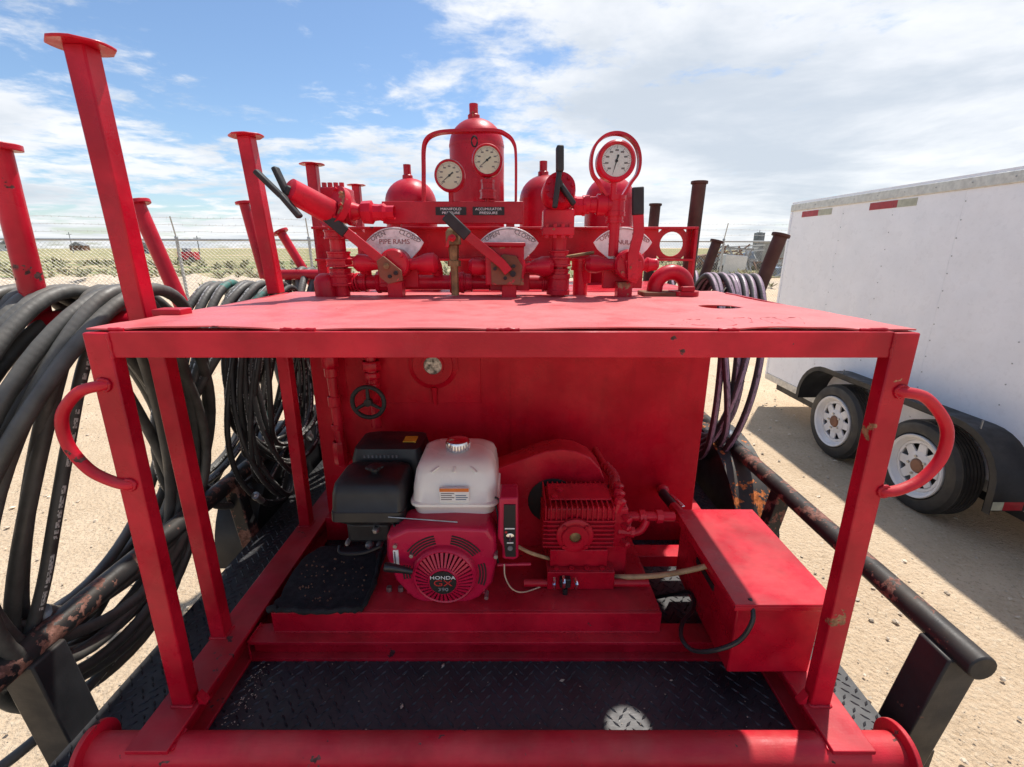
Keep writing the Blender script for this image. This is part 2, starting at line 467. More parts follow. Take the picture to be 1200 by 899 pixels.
# ground
gm, t, b, pos = newmat('sand_ground')
n1 = t.noise(pos, .35, 6, .6); n2 = t.noise(pos, 2.6, 8, .65); n3 = t.noise(pos, 42, 5, .72); n4 = t.noise(pos, 130, 3, .7)
vor = t.n('ShaderNodeTexVoronoi', {'Vector': pos, 'Scale': 48.0, 'Randomness': 1.0}).outputs[0]
c = t.mix(t.ramp(n1, .35, .65), (.62, .47, .315), (.70, .545, .38))
c = t.mix(t.math('MULTIPLY', t.ramp(n2, .35, .7), .5), c, (.50, .37, .24))
c = t.mix(t.math('MULTIPLY', t.ramp(n3, .52, .66), .6), c, (.72, .60, .44))
c = t.mix(t.math('MULTIPLY', t.ramp(n3, .46, .34), .55), c, (.34, .24, .15))
c = t.mix(t.math('MULTIPLY', t.ramp(n4, .58, .70), .4), c, (.26, .18, .12))
h = t.math('ADD', t.math('MULTIPLY', n2, .8), t.math('ADD', t.math('ADD', t.math('MULTIPLY', n3, .6), t.math('MULTIPLY', n4, .2)), t.math('MULTIPLY', vor, -.3)))
setp(t, b, col=c, rough=.95, spec=.2, nor=bump(t, h, 1.0, .03))
M['sand'] = gm
gm, t, b, pos = newmat('field_scrub')
n1 = t.noise(t.n('ShaderNodeMapping', {0: pos, 3: (.25, 1, 1)}).outputs[0], .22, 7, .65); n2 = t.noise(pos, 1.8, 6, .7)
c = t.mix(t.ramp(n1, .42, .56), (.46, .36, .22), (.17, .20, .075))
c = t.mix(t.math('MULTIPLY', t.ramp(n2, .45, .65), .5), c, (.30, .25, .13))
setp(t, b, col=c, rough=1.0, spec=.1, nor=bump(t, n2, .8, .1))
M['field'] = gm
M['rock'] = plain('pale_caliche', (.50, .40, .29), .95, var=.3, scale=9, bs=.6)
M['stone'] = plain('gravel_stone', (.60, .50, .38), .95, var=.4, scale=7, bs=.5)
M['scrub'] = plain('dry_scrub', (.20, .19, .09), .9, var=.4, scale=6)
M['concrete'] = plain('grey_concrete', (.36, .35, .33), .9, var=.15, scale=3)
M['far_blue'] = plain('faded_blue_steel', (.16, .22, .30), .6, var=.3, scale=3)
M['far_rust'] = plain('rusted_scrap', (.20, .10, .06), .9, var=.5, scale=4)
M['far_grey'] = plain('weathered_grey_steel', (.22, .23, .24), .7, var=.4, scale=3)
M['far_white'] = plain('weathered_white', (.62, .62, .60), .6, var=.1, scale=2)
# ================================================================ SETTING
def span(a, b, n): return [a+(b-a)*i/n for i in range(n+1)]
gx = [-900, -300, -100, -40, -20]+span(-12, 12, 120)+[20, 40, 100, 300, 900]
gy = [-60, -20, -8]+span(-3, 14, 85)+[18, 26, 40, 80, 200, 600, 1800]
g = MB(); vs = []
for y in gy:
    for x in gx:
        z = 0.0
        if -12 < x < 12 and -3 < y < 14:
            z = (noise.noise(V((x*.5, y*.5, 1)))*.02+noise.noise(V((x*2.1, y*2.1, 5)))*.012+noise.noise(V((x*6, y*6, 9)))*.005)
        vs.append((x, y, z-.01))
nx = len(gx)
g.add(vs, [(j*nx+i, j*nx+i+1, (j+1)*nx+i+1, (j+1)*nx+i) for j in range(len(gy)-1) for i in range(nx-1)])
g.build('ground', M['sand'], kind='structure', base=(0, 0, 0), ang=180)
g = MB(); vs = []; fx = span(-260, 260, 90); fy = [30, 33, 37, 42, 50, 62, 80, 110, 160, 260, 500, 900]
for y in fy:
    for x in fx:
        z = .03+(.25*max(0, noise.noise(V((x*.05, y*.07, 3))))+.12*max(0, noise.noise(V((x*.3, y*.3, 2)))))*min(1, (y-30)/8)
        vs.append((x*(1+y/260), y, z))
nx = len(fx)
g.add(vs, [(j*nx+i, j*nx+i+1, (j+1)*nx+i+1, (j+1)*nx+i) for j in range(len(fy)-1) for i in range(nx-1)])
g.build('field', M['field'], kind='structure', base=(0, 0, 0), ang=180)
# low berm of pushed-up caliche beyond the fence
g = MB(); vs = []; bx = span(-46, 30, 150); prof = [(-1.6, 0), (-1.0, .35), (-.4, .75), (0, .9), (.5, .7), (1.1, .3), (1.7, 0)]
for dy, hh in prof:
    for x in bx:
        k = .55+.55*noise.noise(V((x*.22, 0, 7)))+.4*noise.noise(V((x*.9, dy*.9, 4)))
        vs.append((x, 24+dy*1.6+.8*noise.noise(V((x*.2, 3, 1))), max(-.02, hh*max(.05, k)*(.75 if x < 8 else .4))-.02))
nx = len(bx)
g.add(vs, [(j*nx+i, j*nx+i+1, (j+1)*nx+i+1, (j+1)*nx+i) for j in range(len(prof)-1) for i in range(nx-1)])
g.build('dirt_berm', M['rock'], kind='structure', base=(0, 24, 0), ang=180)
# loose stones on the yard
g = MB(); rnd = random.Random(3)
for i in range(7000):
    y = .3+10*rnd.random()**1.4; x = rnd.uniform(-1.25, 1.0)*(y*1.05+.9)
    if -1.35 < x < 1.2 and y < 4: continue
    r = .003+.013*rnd.random()**4
    prof = [(-r*.5, 0), (-r*.25, r*.9), (r*.15, r), (r*.45, r*.55), (r*.5, 0)]
    a = len(g.v); g.lathe(prof, (x, y, r*.3-.004), (rnd.uniform(-.5, .5), rnd.uniform(-.5, .5), 1), 6)
    for k in range(a, len(g.v)): g.v[k] += V((rnd.uniform(-.3, .3), rnd.uniform(-.3, .3), rnd.uniform(-.15, .15)))*r
g.build('gravel', M['stone'], kind='stuff', label='small loose stones scattered over the sandy yard', cat='gravel', base=(0, 0, 0), fix=False, ang=20)
# scrub: dry grass and low bushes along and behind the berm
g = MB(); rnd = random.Random(5)
for i in range(900):
    y = rnd.uniform(21, 60); x = rnd.uniform(-1.15, .85)*y
    r = rnd.uniform(.15, .5)*(1+(y-20)/50)
    zb = .45 if 22.5 < y < 26.5 else .05
    for k in range(12):
        a = rnd.uniform(0, 2*PI); q = V((x, y, zb)); d = V((math.cos(a)*r*rnd.uniform(.3, 1), math.sin(a)*r, r*rnd.uniform(.3, .9)))
        s = V((-math.sin(a), math.cos(a), 0))*r*.12
        g.add([q-s*.3, q+s*.3, q+d*.6+s, q+d, q+d*.6-s], [(0, 1, 2, 3, 4)])
g.build('scrub', M['scrub'], kind='stuff', label='low dry scrub growing beyond the chain-link fence', cat='scrub', base=(0, 0, 0), fix=False)

# ---------------------------------------------------------------- chain-link fence
def FY(x): return 12.0+.22*x
ft = thing('chain_link_fence', 'galvanised chain-link fence topped with strands of barbed wire', 'fence', (0, 12, 0))
fx0, fx1 = -15.0, 16.0
px_ = fx0; k = 0
while px_ < fx1+.1:
    g = MB(); y = FY(px_)
    g.cyl((px_, y, -.05), (px_, y, 2.04), .030, n=12)
    g.cyl((px_, y, 2.03), (px_+.02, y-.1, 2.46), .014, n=8)
    g.lathe([(0, .036), (.03, .036), (.05, .02), (.05, 0)], (px_, y, 2.02), (0, 0, 1), 12)
    g.build('post', M['galv'], ft)
    px_ += 2.6
MB().cyl((fx0, FY(fx0), 1.99), (fx1, FY(fx1), 1.99), .024, n=10).build('top_rail', M['galv'], ft)
g = MB(); pit = .080; rr = .0026
sx = fx0
HH = 1.92
while sx < fx1:
    for sgn in (1, -1):
        a = V((sx, FY(sx)-.035-.004*sgn, .04)); bx2 = sx+sgn*HH
        if fx0 < bx2 < fx1:
            b = V((bx2, FY(bx2)-.035-.004*sgn, .04+HH))
        else:
            lim = fx0 if sgn < 0 else fx1; b = V((lim, FY(lim)-.035, .04+abs(lim-sx)))
        g.tube([a, b], rr, 3)
    for sgn, edge in ((1, fx0), (-1, fx1)): pass
    sx += pit
g.build('chain_link_mesh', M['wiremesh'], ft, fix=False, kind='stuff')
for j, (zz_, dy) in enumerate(((2.16, -.03), (2.30, -.065), (2.44, -.095))):
    g = MB(); n = 60; pts = []
    for i in range(n+1):
        x = fx0+(fx1-fx0)*i/n
        pts.append((x, FY(x)+dy, zz_+.012*math.sin(i*1.7+j)-.01))
    g.tube(pts, .0032, 4)
    x = fx0
    while x < fx1:
        c = V((x, FY(x)+dy, zz_-.005)); a = x*13
        d = V((.3*math.cos(a), math.sin(a), math.cos(a)))*.022
        g.tube([c-d, c+d], .0028, 3); x += .125
    g.build('barbed_wire', M['wiremesh'], ft, fix=False)

# ---------------------------------------------------------------- far yard and horizon
def far_shed(px, py, d, wm, hm, mat, label, roof=.25):
    x = (px-600)/FPX*d*1.03
    th = thing('far_building', label, 'building', (x, d, 0), 'small buildings along the horizon')
    MB().box((x-wm/2, d-2, -.1), (x+wm/2, d+2, hm)).build('wall', M[mat], th)
    MB().prism([(x-wm/2-.2, d-2.2, hm), (x+wm/2+.2, d-2.2, hm), (x, d-2.2, hm+roof*wm)], (0, 4.4, 0)).build('roof', M['far_grey'], th)
    for q in (-.25, .25): MB().box((x+q*wm-.4, d-2.06, hm*.35), (x+q*wm+.4, d-1.99, hm*.75)).build('window', M['ink'], th)
far_shed(197, 293, 150, 8, 2.4, 'far_grey', 'grey barn with a peaked roof far across the field')
far_shed(60, 293, 260, 16, 3.5, 'far_white', 'long pale shed far out on the left horizon')
far_shed(128, 293, 300, 9, 3.0, 'far_rust', 'small brown shed far out beside the pale shed')
# red implement in the field
th = thing('red_trailer_implement', 'small red farm implement parked in the field beyond the fence', 'implement', W(222, 304, Y=60))
p = W(222, 304, Y=60); p.z = .1
MB().box((p.x-1.0, 59.4, .35), (p.x+1.0, 60.6, 1.3)).build('body', M['red'], th, bevel=.05)
MB().box((p.x-.5, 59.6, 1.3), (p.x+.2, 60.4, 1.75)).build('hopper', M['far_grey'], th, bevel=.04)
for s in (-1, 1):
    for yy in (59.3, 60.6): MB().cyl((p.x+s*.7, yy, .35), (p.x+s*.7, yy+.2, .35), .38).build('wheel', M['tyre'], th)
# power poles
for i, (px, d) in enumerate(((258, 120), (120, 170), (330, 150), (868, 150))):
    x = (px-600)/FPX*d*1.03
    th = thing('utility_pole', ('short utility pole with crossarm by the red implement', 'utility pole standing beside the small brown shed', 'utility pole rising past the short leaning red post', 'utility pole rising over the scrap heaps')[i], 'pole', (x, d, 0))
    MB().cyl((x, d, -.3), (x, d, 7.0 if i else 4.6), .14, .1, 8).build('shaft', M['far_grey'], th)
    MB().box((x-.9, d-.06, (6.2 if i else 4.0)), (x+.9, d+.06, (6.35 if i else 4.15))).build('crossarm', M['far_grey'], th)
# scrap yard on the right, beyond the fence
th = thing('grey_block_wall', 'pale grey concrete block wall behind the scrap yard', 'wall', W(920, 327, Y=40))
MB().box((20.5, 40, -.1), (38, 40.4, 2.2)).build('wall_panel', M['concrete'], th)
MB().box((20.4, 39.92, 2.2), (38.1, 40.48, 2.35)).build('coping', M['concrete'], th)
MB().box((20.2, 39.8, -.1), (20.7, 40.6, 3.0)).build('end_pillar', M['far_grey'], th)
kinds = [('far_blue', 'heap of faded blue steel frames in the scrap yard'), ('far_rust', 'heap of rusted steel frames in the scrap yard'),
         ('far_grey', 'heap of grey steel frames in the scrap yard'), ('far_white', 'heap of pale painted frames in the scrap yard')]
rnd = random.Random(11)
for i in range(9):
    mk, lb = kinds[i % 4]; size = ('tall ', 'low ', 'long flat ')[i//4]; lb = size+lb
    Y = rnd.uniform(31, 46); px = 818+i*13+rnd.uniform(-4, 4)
    X = (px-600)/FPX*Y*1.03
    th = thing('scrap_heap', lb, 'scrap', (X, Y, 0), 'scrap heaps beyond the fence')
    wv, hv = ((1.6, 2.1), (1.3, 1.1), (2.4, .8))[i//4]
    g = MB()
    for k in range(9):
        a = V((X+rnd.uniform(-wv, wv), Y+rnd.uniform(-.8, .8), 0)); b = V((X+rnd.uniform(-wv, wv), Y+rnd.uniform(-.8, .8), hv*rnd.uniform(.5, 1)))
        g.bar(a, b, .1, .1)
    for k in range(5):
        z = hv*rnd.uniform(.2, .9); g.bar((X-wv*rnd.uniform(.3, 1), Y+rnd.uniform(-.6, .6), z), (X+wv*rnd.uniform(.3, 1), Y+rnd.uniform(-.6, .6), z+rnd.uniform(-.2, .2)), .12, .1)
    g.build('frame', M[mk], th)
    g = MB(); q = V((X+rnd.uniform(-.5, .5), Y, hv*.3))
    g.box(q-V((wv*.5, .5, hv*.3)), q+V((wv*.4, .5, hv*.35)), R=Matrix.Rotation(rnd.uniform(-.3, .3), 3, 'Y')); g.build('housing', M[kinds[(i+1) % 4][0]], th, bevel=.05)
    MB().cyl((X-wv*.4, Y-.4, .42), (X-wv*.4, Y+.0, .42), .42).build('wheel', M['tyre'], th)
MB().tube(catmull([W(842, 337, Z=.08), W(870, 337, Z=.12), W(893, 334, Z=.35)], 4), .09, 8).build('scrap_pipe', M['far_grey'], label='long grey pipe lying on the sand before the scrap heaps', cat='pipe')

# ================================================================ WHITE CARGO TRAILER
TX, TZ0, TZ1, TY0, TY1 = 3.10, .345, 2.285, .3, 5.47
ct = thing('cargo_trailer', 'tall white enclosed cargo trailer with two axles and black fenders', 'trailer', (4.1, 2.9, 0))
MB().box((TX+.006, TY0+.01, TZ0+.02), (5.1, TY1-.01, TZ1-.02)).build('body_core', M['skin'], ct)
# sheets butt along slanted-looking seams every 1.22 m
edges = [TY1-.012, 4.62, 3.40, 2.18, .96, TY0]
for a, b in zip(edges[1:], edges):
    MB().box((TX, a+.0006, TZ0+.03), (TX+.0055, b-.0006, TZ1-.07)).build('side_panel', M['skin'], ct)
MB().box((TX-.012, TY0, TZ1-.075), (TX+.03, TY1, TZ1)).build('roof_trim', M['trim'], ct, bevel=.006)
MB().box((TX-.008, TY1-.035, TZ0), (TX+.03, TY1+.004, TZ1-.076)).build('corner_trim', M['skin'], ct, bevel=.008)
MB().box((TX-.004, TY0, TZ0-.05), (TX+.05, TY1, TZ0+.028)).build('bottom_rail', M['trim'], ct, bevel=.004)
MB().box((TX+.1, TY0, TZ0-.16), (TX+.16, TY1-.1, TZ0-.02)).build('chassis_rail', M['black_steel'], ct)
MB().box((TX, TY0, TZ1), (5.11, TY1, TZ1+.02)).build('roof', M['skin'], ct)
g = MB()
for y in edges[:-1]:
    yy = y-.012 if y < TY1-.1 else y-.02
    for k in range(15):
        z = TZ0+.1+k*(TZ1-TZ0-.25)/14
        g.lathe([(0, .0048), (.003, .004), (.004, 0)], (TX, yy, z), (-1, 0, 0), 8)
for y0 in (4.01, 2.79):
    for k in range(13):
        z = TZ0+.12+k*.135
        g.lathe([(0, .0045), (.003, .004), (.004, 0)], (TX, y0, z), (-1, 0, 0), 8)
for k in range(18):
    g.lathe([(0, .0045), (.003, .004), (.004, 0)], (TX-.012, TY1-.15-k*.28, TZ1-.035), (-1, 0, 0), 8)
g.build('screws', M['galv'], ct, kind='stuff', fix=False)
def onwall(px, py): return W(px, py, X=TX)
for a, b, c in ((942, 961, 977), (1020, 1052, 1075)):
    y0, y1, y2 = onwall(a, 240).y, onwall(b, 238).y, onwall(c, 236).y
    MB().box((TX-.003, y1, TZ1-.145), (TX+.002, y0, TZ1-.088)).build('reflector_tape', M['tape_red'], ct)
    MB().box((TX-.003, y2, TZ1-.145), (TX+.002, y1-.002, TZ1-.088)).build('reflector_tape', M['tape_white'], ct)
# wheels
def wheel(parent, xo, y, z, R, w):
    """xo = outer face, tyre goes towards +x"""
    wt = MB()
    prof = [(.03, R*.66), (.004, R*.72), (0, R*.82), (.01, R*.93), (.035, R*.985)]
    n = 6
    for k in range(n):
        a = .035+(w-.07)*k/n; bq = .035+(w-.07)*(k+1)/n; gq = .006
        prof += [(a+.001, R), (bq-gq, R), (bq-gq+.001, R-.009), (bq-.001, R-.009)]
    prof += [(w-.035, R*.985), (w-.01, R*.93), (w, R*.8), (w-.03, R*.66)]
    wt.lathe(prof, (xo, y, z), (1, 0, 0), 48)
    hub = wt.build('tyre', M['tyre'], parent, ang=28)
    g = MB(); r = R*.67
    g.lathe([(-.003, r*.96), (-.008, r), (.0, r*1.02), (.02, r*1.0), (.035, r*.90), (w*.8, r*.88), (w*.8, r*.80), (.036, r*.84), (.02, r*.90), (.0, r*.93), (-.003, r*.96)], (xo, y, z), (1, 0, 0), 48)
    # spoke disc: outer ring, spokes, inner disc
    xf = xo+.045
    g.lathe([(0, r*.87), (-.012, r*.80), (-.012, r*.72), (.004, r*.72), (.004, r*.87)], (xf, y, z), (1, 0, 0), 48)
    g.lathe([(.002, r*.46), (-.014, r*.46), (-.020, r*.36), (-.020, r*.24), (0, r*.24)], (xf, y, z), (1, 0, 0), 48)
    for k in range(8):
        a0 = 2*PI*k/8
        def pt(rr, a): return V((xf-.012, y+rr*math.cos(a), z+rr*math.sin(a)))
        g.prism([pt(r*.44, a0-.36), pt(r*.44, a0+.36), pt(r*.745, a0+.17), pt(r*.745, a0-.17)], (.012, 0, 0))
    g.build('rim', M['wheel_white'], hub, ang=30)
    g = MB(); g.lathe([(.02, r*.235), (-.012, r*.235), (-.03, r*.20), (-.035, r*.10), (-.035, 0)], (xf, y, z), (1, 0, 0), 20)
    g.build('hub_cap', M['far_rust'], hub)
    for k in range(5):
        p = V((xf-.018, y+r*.31*math.cos(1.2566*k), z+r*.31*math.sin(1.2566*k))); MB().cyl(p, p+V((-.014, 0, 0)), .009, n=6).build('lug_nut', M['steel'], hub)
    g = MB(); g.lathe([(.06, r*.87), (.06, 0)], (xf, y, z), (1, 0, 0), 32); g.build('brake_drum', M['black_steel'], hub)
wheel(ct, 2.885, 3.03, .325, .335, .21)
wheel(ct, 2.885, 3.92, .325, .335, .21)
# tandem fender
fpath = []
zt = .74
for k in range(9):
    a = PI*.5*k/8; fpath.append(V((0, 4.38-.18*(1-math.cos(PI/2-a))*0+(.0)-.30+.30*math.cos(a), .44+.30*math.sin(a))))
fpath[0].z = .40
for k in range(9):
    a = PI*.5+PI*.5*k/8; fpath.append(V((0, 2.78+.30*math.cos(a), .44+.30*math.sin(a))))
fpath.append(V((0, 2.475, .30)))
fpath = [V((2.84, q.y, q.z)) for q in fpath]
fo = MB().strip(fpath, (.26, 0, 0), .004); fo.strip([q+V((0, 0, -.001)) for q in fpath], (.006, 0, 0), .045)
fo.build('fender', M['black_steel'], ct)
for y in (3.98, 2.72): MB().cyl((2.95, y, .735), (2.95, y, .79), .006, n=8).build('fender_bolt', M['steel'], ct)
ye = fpath[-1].y
MB().box((2.845, ye-.004, .305), (2.96, ye-.0005, .36)).build('reflector_tape', M['tape_white'], ct)
MB().box((2.962, ye-.004, .305), (3.08, ye-.0005, .36)).build('reflector_tape', M['tape_red'], ct)

# ================================================================ FLATBED TRAILER
DZ, DX0, DX1 = .61, -1.135, 1.0
fb = thing('flatbed_trailer', 'black flatbed trailer with tread plate deck and chipped pipe side rails', 'trailer', (-.07, 2, 0))
MB().box((DX0, .50, DZ-.012), (DX1, 4.2, DZ)).build('deck', M['deck'], fb)
for x, s in ((DX0, 1), (DX1, -1)):
    MB().box((x, .5, DZ-.14), (x+s*.05, 4.2, DZ-.013)).build('side_channel', M['black_steel'], fb, bevel=.004)
MB().box((DX0+.05, .5, DZ-.14), (DX1-.05, .55, DZ-.013)).build('end_channel', M['black_steel'], fb)
for x in (-.5, .35): MB().box((x, .55, DZ-.20), (x+.07, 4.2, DZ-.013)).build('main_beam', M['black_steel'], fb)
g = MB(); P = .0315; L = .0135; Wd = .0042
iy = 0; y = .52
while y < 3.3:
    ix = 0; x = DX0+.012+(P/2 if iy % 2 else 0)
    while x < DX1-.012:
        hidden = (-.79 < x < .76) and y > 1.85
        if not hidden:
            a = PI/4 if (ix+iy) % 2 else -PI/4
            if iy % 2: a = -a
            c, s = math.cos(a), math.sin(a)
            d = V((c, s, 0)); e = V((-s, c, 0)); q = V((x, y, DZ-.0004))
            g.add([q-d*L, q-e*Wd, q+d*L, q+e*Wd, q-d*L*.55+V((0, 0, .0034)), q+d*L*.55+V((0, 0, .0034))],
                  [(0, 1, 4), (1, 2, 5), (1, 5, 4), (2, 3, 5), (3, 4, 5), (3, 0, 4)])
        x += P; ix += 1
    y += P*.62; iy += 1
g.build('tread_pattern', M['deck'], fb, kind='stuff', fix=False, ang=25)
g = MB(); rnd = random.Random(31)
for i in range(150):
    if i < 90: x, y = -.775+abs(rnd.gauss(0, .03)), rnd.uniform(.92, 1.12)
    else: x, y = rnd.uniform(-.76, .72), rnd.uniform(.88, 1.12)
    r = rnd.uniform(.0012, .0035) if i < 145 else rnd.uniform(.005, .010); a0 = rnd.uniform(0, PI)
    q = V((x, y, DZ+.0032)); e = V((math.cos(a0), math.sin(a0), 0))*r; f_ = V((-math.sin(a0), math.cos(a0), 0))*r*.6
    g.add([q-e, q-f_, q+e, q+f_, q+V((0, 0, r*.5))], [(0, 1, 4), (1, 2, 4), (2, 3, 4), (3, 0, 4)])
g.build('debris', M['rock'], kind='stuff', label='pale flakes of grit and paint lying on the tread plate deck', cat='debris', base=(0, 1, DZ), fix=False)
RZ = .868
def rail(X, s, posts, y0, y1):
    rl = MB().cyl((X, y0, RZ), (X, y1, RZ), .034, n=20).build('side_rail', M['rail'], fb, bevel=.004)
    for i, y in enumerate(posts):
        g = MB(); hw = .045 if i == 0 else .03
        xi = DX0+.02 if s < 0 else DX1-.02
        g.prism([(X-hw, y-hw, RZ-.012), (X+hw, y-hw, RZ-.012), ((X+xi)/2+hw, y-hw, DZ-.16), ((X+xi)/2-hw, y-hw, DZ-.16)], (0, 2*hw, 0))
        g.build('rail_post', M['rail'] if i else M['black_steel'], fb, bevel=.005)
        MB().box((min(X, xi)-.0, y-hw+.004, DZ-.13), (max(X, xi), y+hw-.004, DZ-.06)).build('rail_bracket', M['black_steel'], fb)
rail(1.12, 1, (.945, 1.72, 2.6), .865, 3.6)
rail(-1.205, -1, (.925, 1.80, 2.6), .40, 3.6)
def trailer_fender(s, X0):
    cyy, R = 2.33, .42
    path = [V((X0, cyy+R*1.25*math.cos(a), .47+R*math.sin(a))) for a in [PI*k/24 for k in range(-1, 26)]]
    f = MB().strip(path, (s*.19, 0, 0), .006 if s > 0 else -.006)
    f.build('fender', M['fender'] if s > 0 else M['black_steel'], fb)
    g = MB()   # inner skirt plate
    rim = [V((X0+s*.008, q.y, q.z-.004)) for q in path[1:-1]]
    g.prism(rim, (s*.006, 0, 0)); g.build('fender_skirt', M['black_steel'], fb)
    if s > 0:
        o = [V((X0+s*.191, q.y, q.z)) for q in path]; i = [V((X0+s*.191, cyy+(q.y-cyy)*.86, .47+(q.z-.47)*.84)) for q in path]
        g = MB(); g.add(o+i, [(k, k+1, len(o)+k+1, len(o)+k) for k in range(len(o)-1)]); ob = g.build('fender_flange', M['orange'], fb)
    gx = X0+s*.012
    g = MB(); g.lathe([(0, .2), (0, .33), (.02, .36), (.15, .36), (.17, .33), (.17, .2), (.1, 0)], (gx, cyy, .36), (s, 0, 0), 32); g.build('tyre', M['tyre'], fb)
trailer_fender(1, 1.02)
trailer_fender(-1, -1.155)

# ================================================================ SKID FRAME WITH WORK TABLE
BZ = .71          # top of skid beams
TT = 1.675        # table top
FYD = .90         # plane of the front posts
sk = thing('pump_skid', 'red welded steel skid with a flat work table on posts', 'skid', (0, 1.3, DZ))
for x0, x1, mk in ((-.90, -.80, 'red_scuffed'), (.745, .845, 'red_scuffed')):
    g = MB(); y0, y1 = .79, 3.2
    g.box((x0, y0, BZ-.012), (x1, y1, BZ)).box((x0, y0+.10, DZ), (x1, y1, DZ+.010))
    xm = (x0+x1)/2
    g.box((xm-.012, y0+.02, DZ+.010), (xm+.012, y1, BZ-.012))
    g.build('skid_beam', M[mk], sk, bevel=.002)
pz = .660; py_ = .825
pr = MB().cyl((-1.0, py_, pz), (.925, py_, pz), .042, n=32).build('drag_pipe', M['red_rail'], sk)
for x in (-1.012, .925):
    MB().lathe([(0, .0), (0, .068), (.012, .068), (.012, 0)], (x, py_, pz), (1, 0, 0), 32).build('pipe_flange', M['red_rail'], sk, bevel=.002)
# cross channel and engine platform
g = MB(); g.box((-.80, 1.125, DZ), (.745, 1.165, DZ+.010)).box((-.80, 1.125, .673), (.745, 1.2, .683)).box((-.80, 1.150, DZ+.010), (.745, 1.162, .673))
g.build('cross_channel', M['red'], sk, bevel=.0015)
g = MB(); g.box((-.74, 1.165, .683), (.46, 1.175, .755)).box((-.735, 1.175, .745), (-.46, 1.30, .755)).box((-.46, 1.1755, .745), (.455, 1.775, .755)).box((.45, 1.175, .683), (.46, 1.775, .7545))
g.build('engine_platform', M['red'], sk, bevel=.002)
MB().box((-.80, 1.74, DZ), (.745, 1.79, .72)).build('rear_channel', M['red'], sk, bevel=.002)
MB().box((.46, 1.45, .70), (.745, 1.52, .745)).build('cross_bar', M['red'], sk, bevel=.002)
# posts
PW = .033
def post(X0, Y0, Z0, X1, Y1, Z1, wx=.050, wy=.034, mk='red', name='post'):
    return MB().bar((X0, Y0, Z0), (X1, Y1, Z1), wx, wy, up=(0, 1, 0)).build(name, M[mk], sk, bevel=.003)
post(-.840, .917, BZ, -.820, .917, TT-.006)
post(.785, .917, BZ, .778, .917, TT-.006, mk='red_worn')
post(-.879, 1.135, BZ, -.878, 1.135, TT-.03, .042, .042)
post(-.868, 1.715, BZ, -.862, 1.715, TT-.03, .044, .044)
for x in (-.80, .752):
    MB().prism([(x, .905, BZ), (x+.018 if x < 0 else x-.018, .905, BZ), (x, .905, BZ+.03)], (0, .02, 0)).build('gusset', M['red'], sk)
# table rim
MB().box((-.7945, FYD+.001, TT-.056), (.7525, FYD+.009, TT-.004)).box((-.7945, FYD+.009, TT-.012), (.7525, FYD+.05, TT-.004)).build('front_angle', M['red_scuffed'], sk, bevel=.0015)
for x in (-.845, .798): MB().box((x, .953, TT-.05), (x+.009, 1.76, TT-.006)).build('side_angle', M['red'], sk, bevel=.0015)
# table plate: buckled between its welds
def plate_z(x, y):
    z = TT+.003*noise.noise(V((x*3, y*3, 2)))+.0015*noise.noise(V((x*11, y*11, 6)))
    for a, b, h in gaps:
        if a < x < b: z += h*math.sin(PI*(x-a)/(b-a))**.6*max(0, 1-(y-Y0)/.35)
    return z-.012*((y-Y0)/(Y1-Y0))
g = MB(); NXp, NYp = 90, 36; vs = []; X0, X1, Y0, Y1 = -.846, .804, .914, 1.86
welds = [-.80, -.42, .40, .73]
gaps = [(-.77, -.46, .006), (-.39, -.05, .0035), (.015, .41, .0035), (.45, .69, .006)]
for layer in (0, -.003):
    for j in range(NYp+1):
        y = Y0+(Y1-Y0)*j/NYp
        for i in range(NXp+1):
            x = X0+(X1-X0)*i/NXp
            z = plate_z(x, y)
            vs.append((x, y, z+layer))
n = NXp+1; o = n*(NYp+1); fs = []
for j in range(NYp):
    for i in range(NXp):
        a = j*n+i
        fs += [(a, a+1, a+n+1, a+n), (a+o, a+n+o, a+n+1+o, a+1+o)]
for i in range(NXp): fs += [(i, i+o, i+1+o, i+1), (NYp*n+i, NYp*n+i+1, NYp*n+i+1+o, NYp*n+i+o)]
for j in range(NYp): fs += [(j*n, (j+1)*n, (j+1)*n+o, j*n+o), (j*n+n-1, j*n+n-1+o, (j+1)*n+n-1+o, (j+1)*n+n-1)]
g.add(vs, fs); tp = g.build('table_top', M['red_top'], sk)
cut = MB().cyl((.585, 1.315, TT-.1), (.585, 1.315, TT+.1), .056, n=40).build('cutter', M['red_top'])
bo = tp.modifiers.new('hole', 'BOOLEAN'); bo.operation = 'DIFFERENCE'; bo.object = cut; bo.solver = 'EXACT'
me2 = bpy.data.meshes.new_from_object(tp.evaluated_get(bpy.context.evaluated_depsgraph_get()))
tp.modifiers.clear(); tp.data = me2; bpy.data.objects.remove(cut)
MB().box((-.87, 1.12, TT-.004), (-.80, 1.165, TT+.012)).build('tab', M['red'], sk, bevel=.003)
# weld-bead scrawl on the table top
strokes = {'E': [[(1, 1), (0, 1), (0, 0), (1, 0)], [(0, .5), (.8, .5)]], 'O': [[(0, 0), (0, 1), (1, 1), (1, 0), (0, 0)]], 'T': [[(0, 1), (1, 1)], [(.5, 1), (.5, 0)]],
           'L': [[(0, 1), (0, 0), (1, 0)]], '7': [[(0, 1), (1, 1), (.4, 0)]]}
g = MB()
for i, ch in enumerate('LEO7O7'):
    for st in strokes[ch]:
        pts = [V((.32+i*.056+a*.036+b*.015, .965+b*.085, TT+.0015-.001)) for a, b in st]
        pts = [q+V((random.uniform(-.003, .003), random.uniform(-.003, .003), 0)) for q in pts]
        pts = [V((q.x, q.y, plate_z(q.x, q.y)+random.uniform(-.0012, .0008))) for q in catmull(pts, 5)]
        g.tube([q+V((random.uniform(-.001, .001), random.uniform(-.002, .002), 0)) for q in pts], .0009, 5)
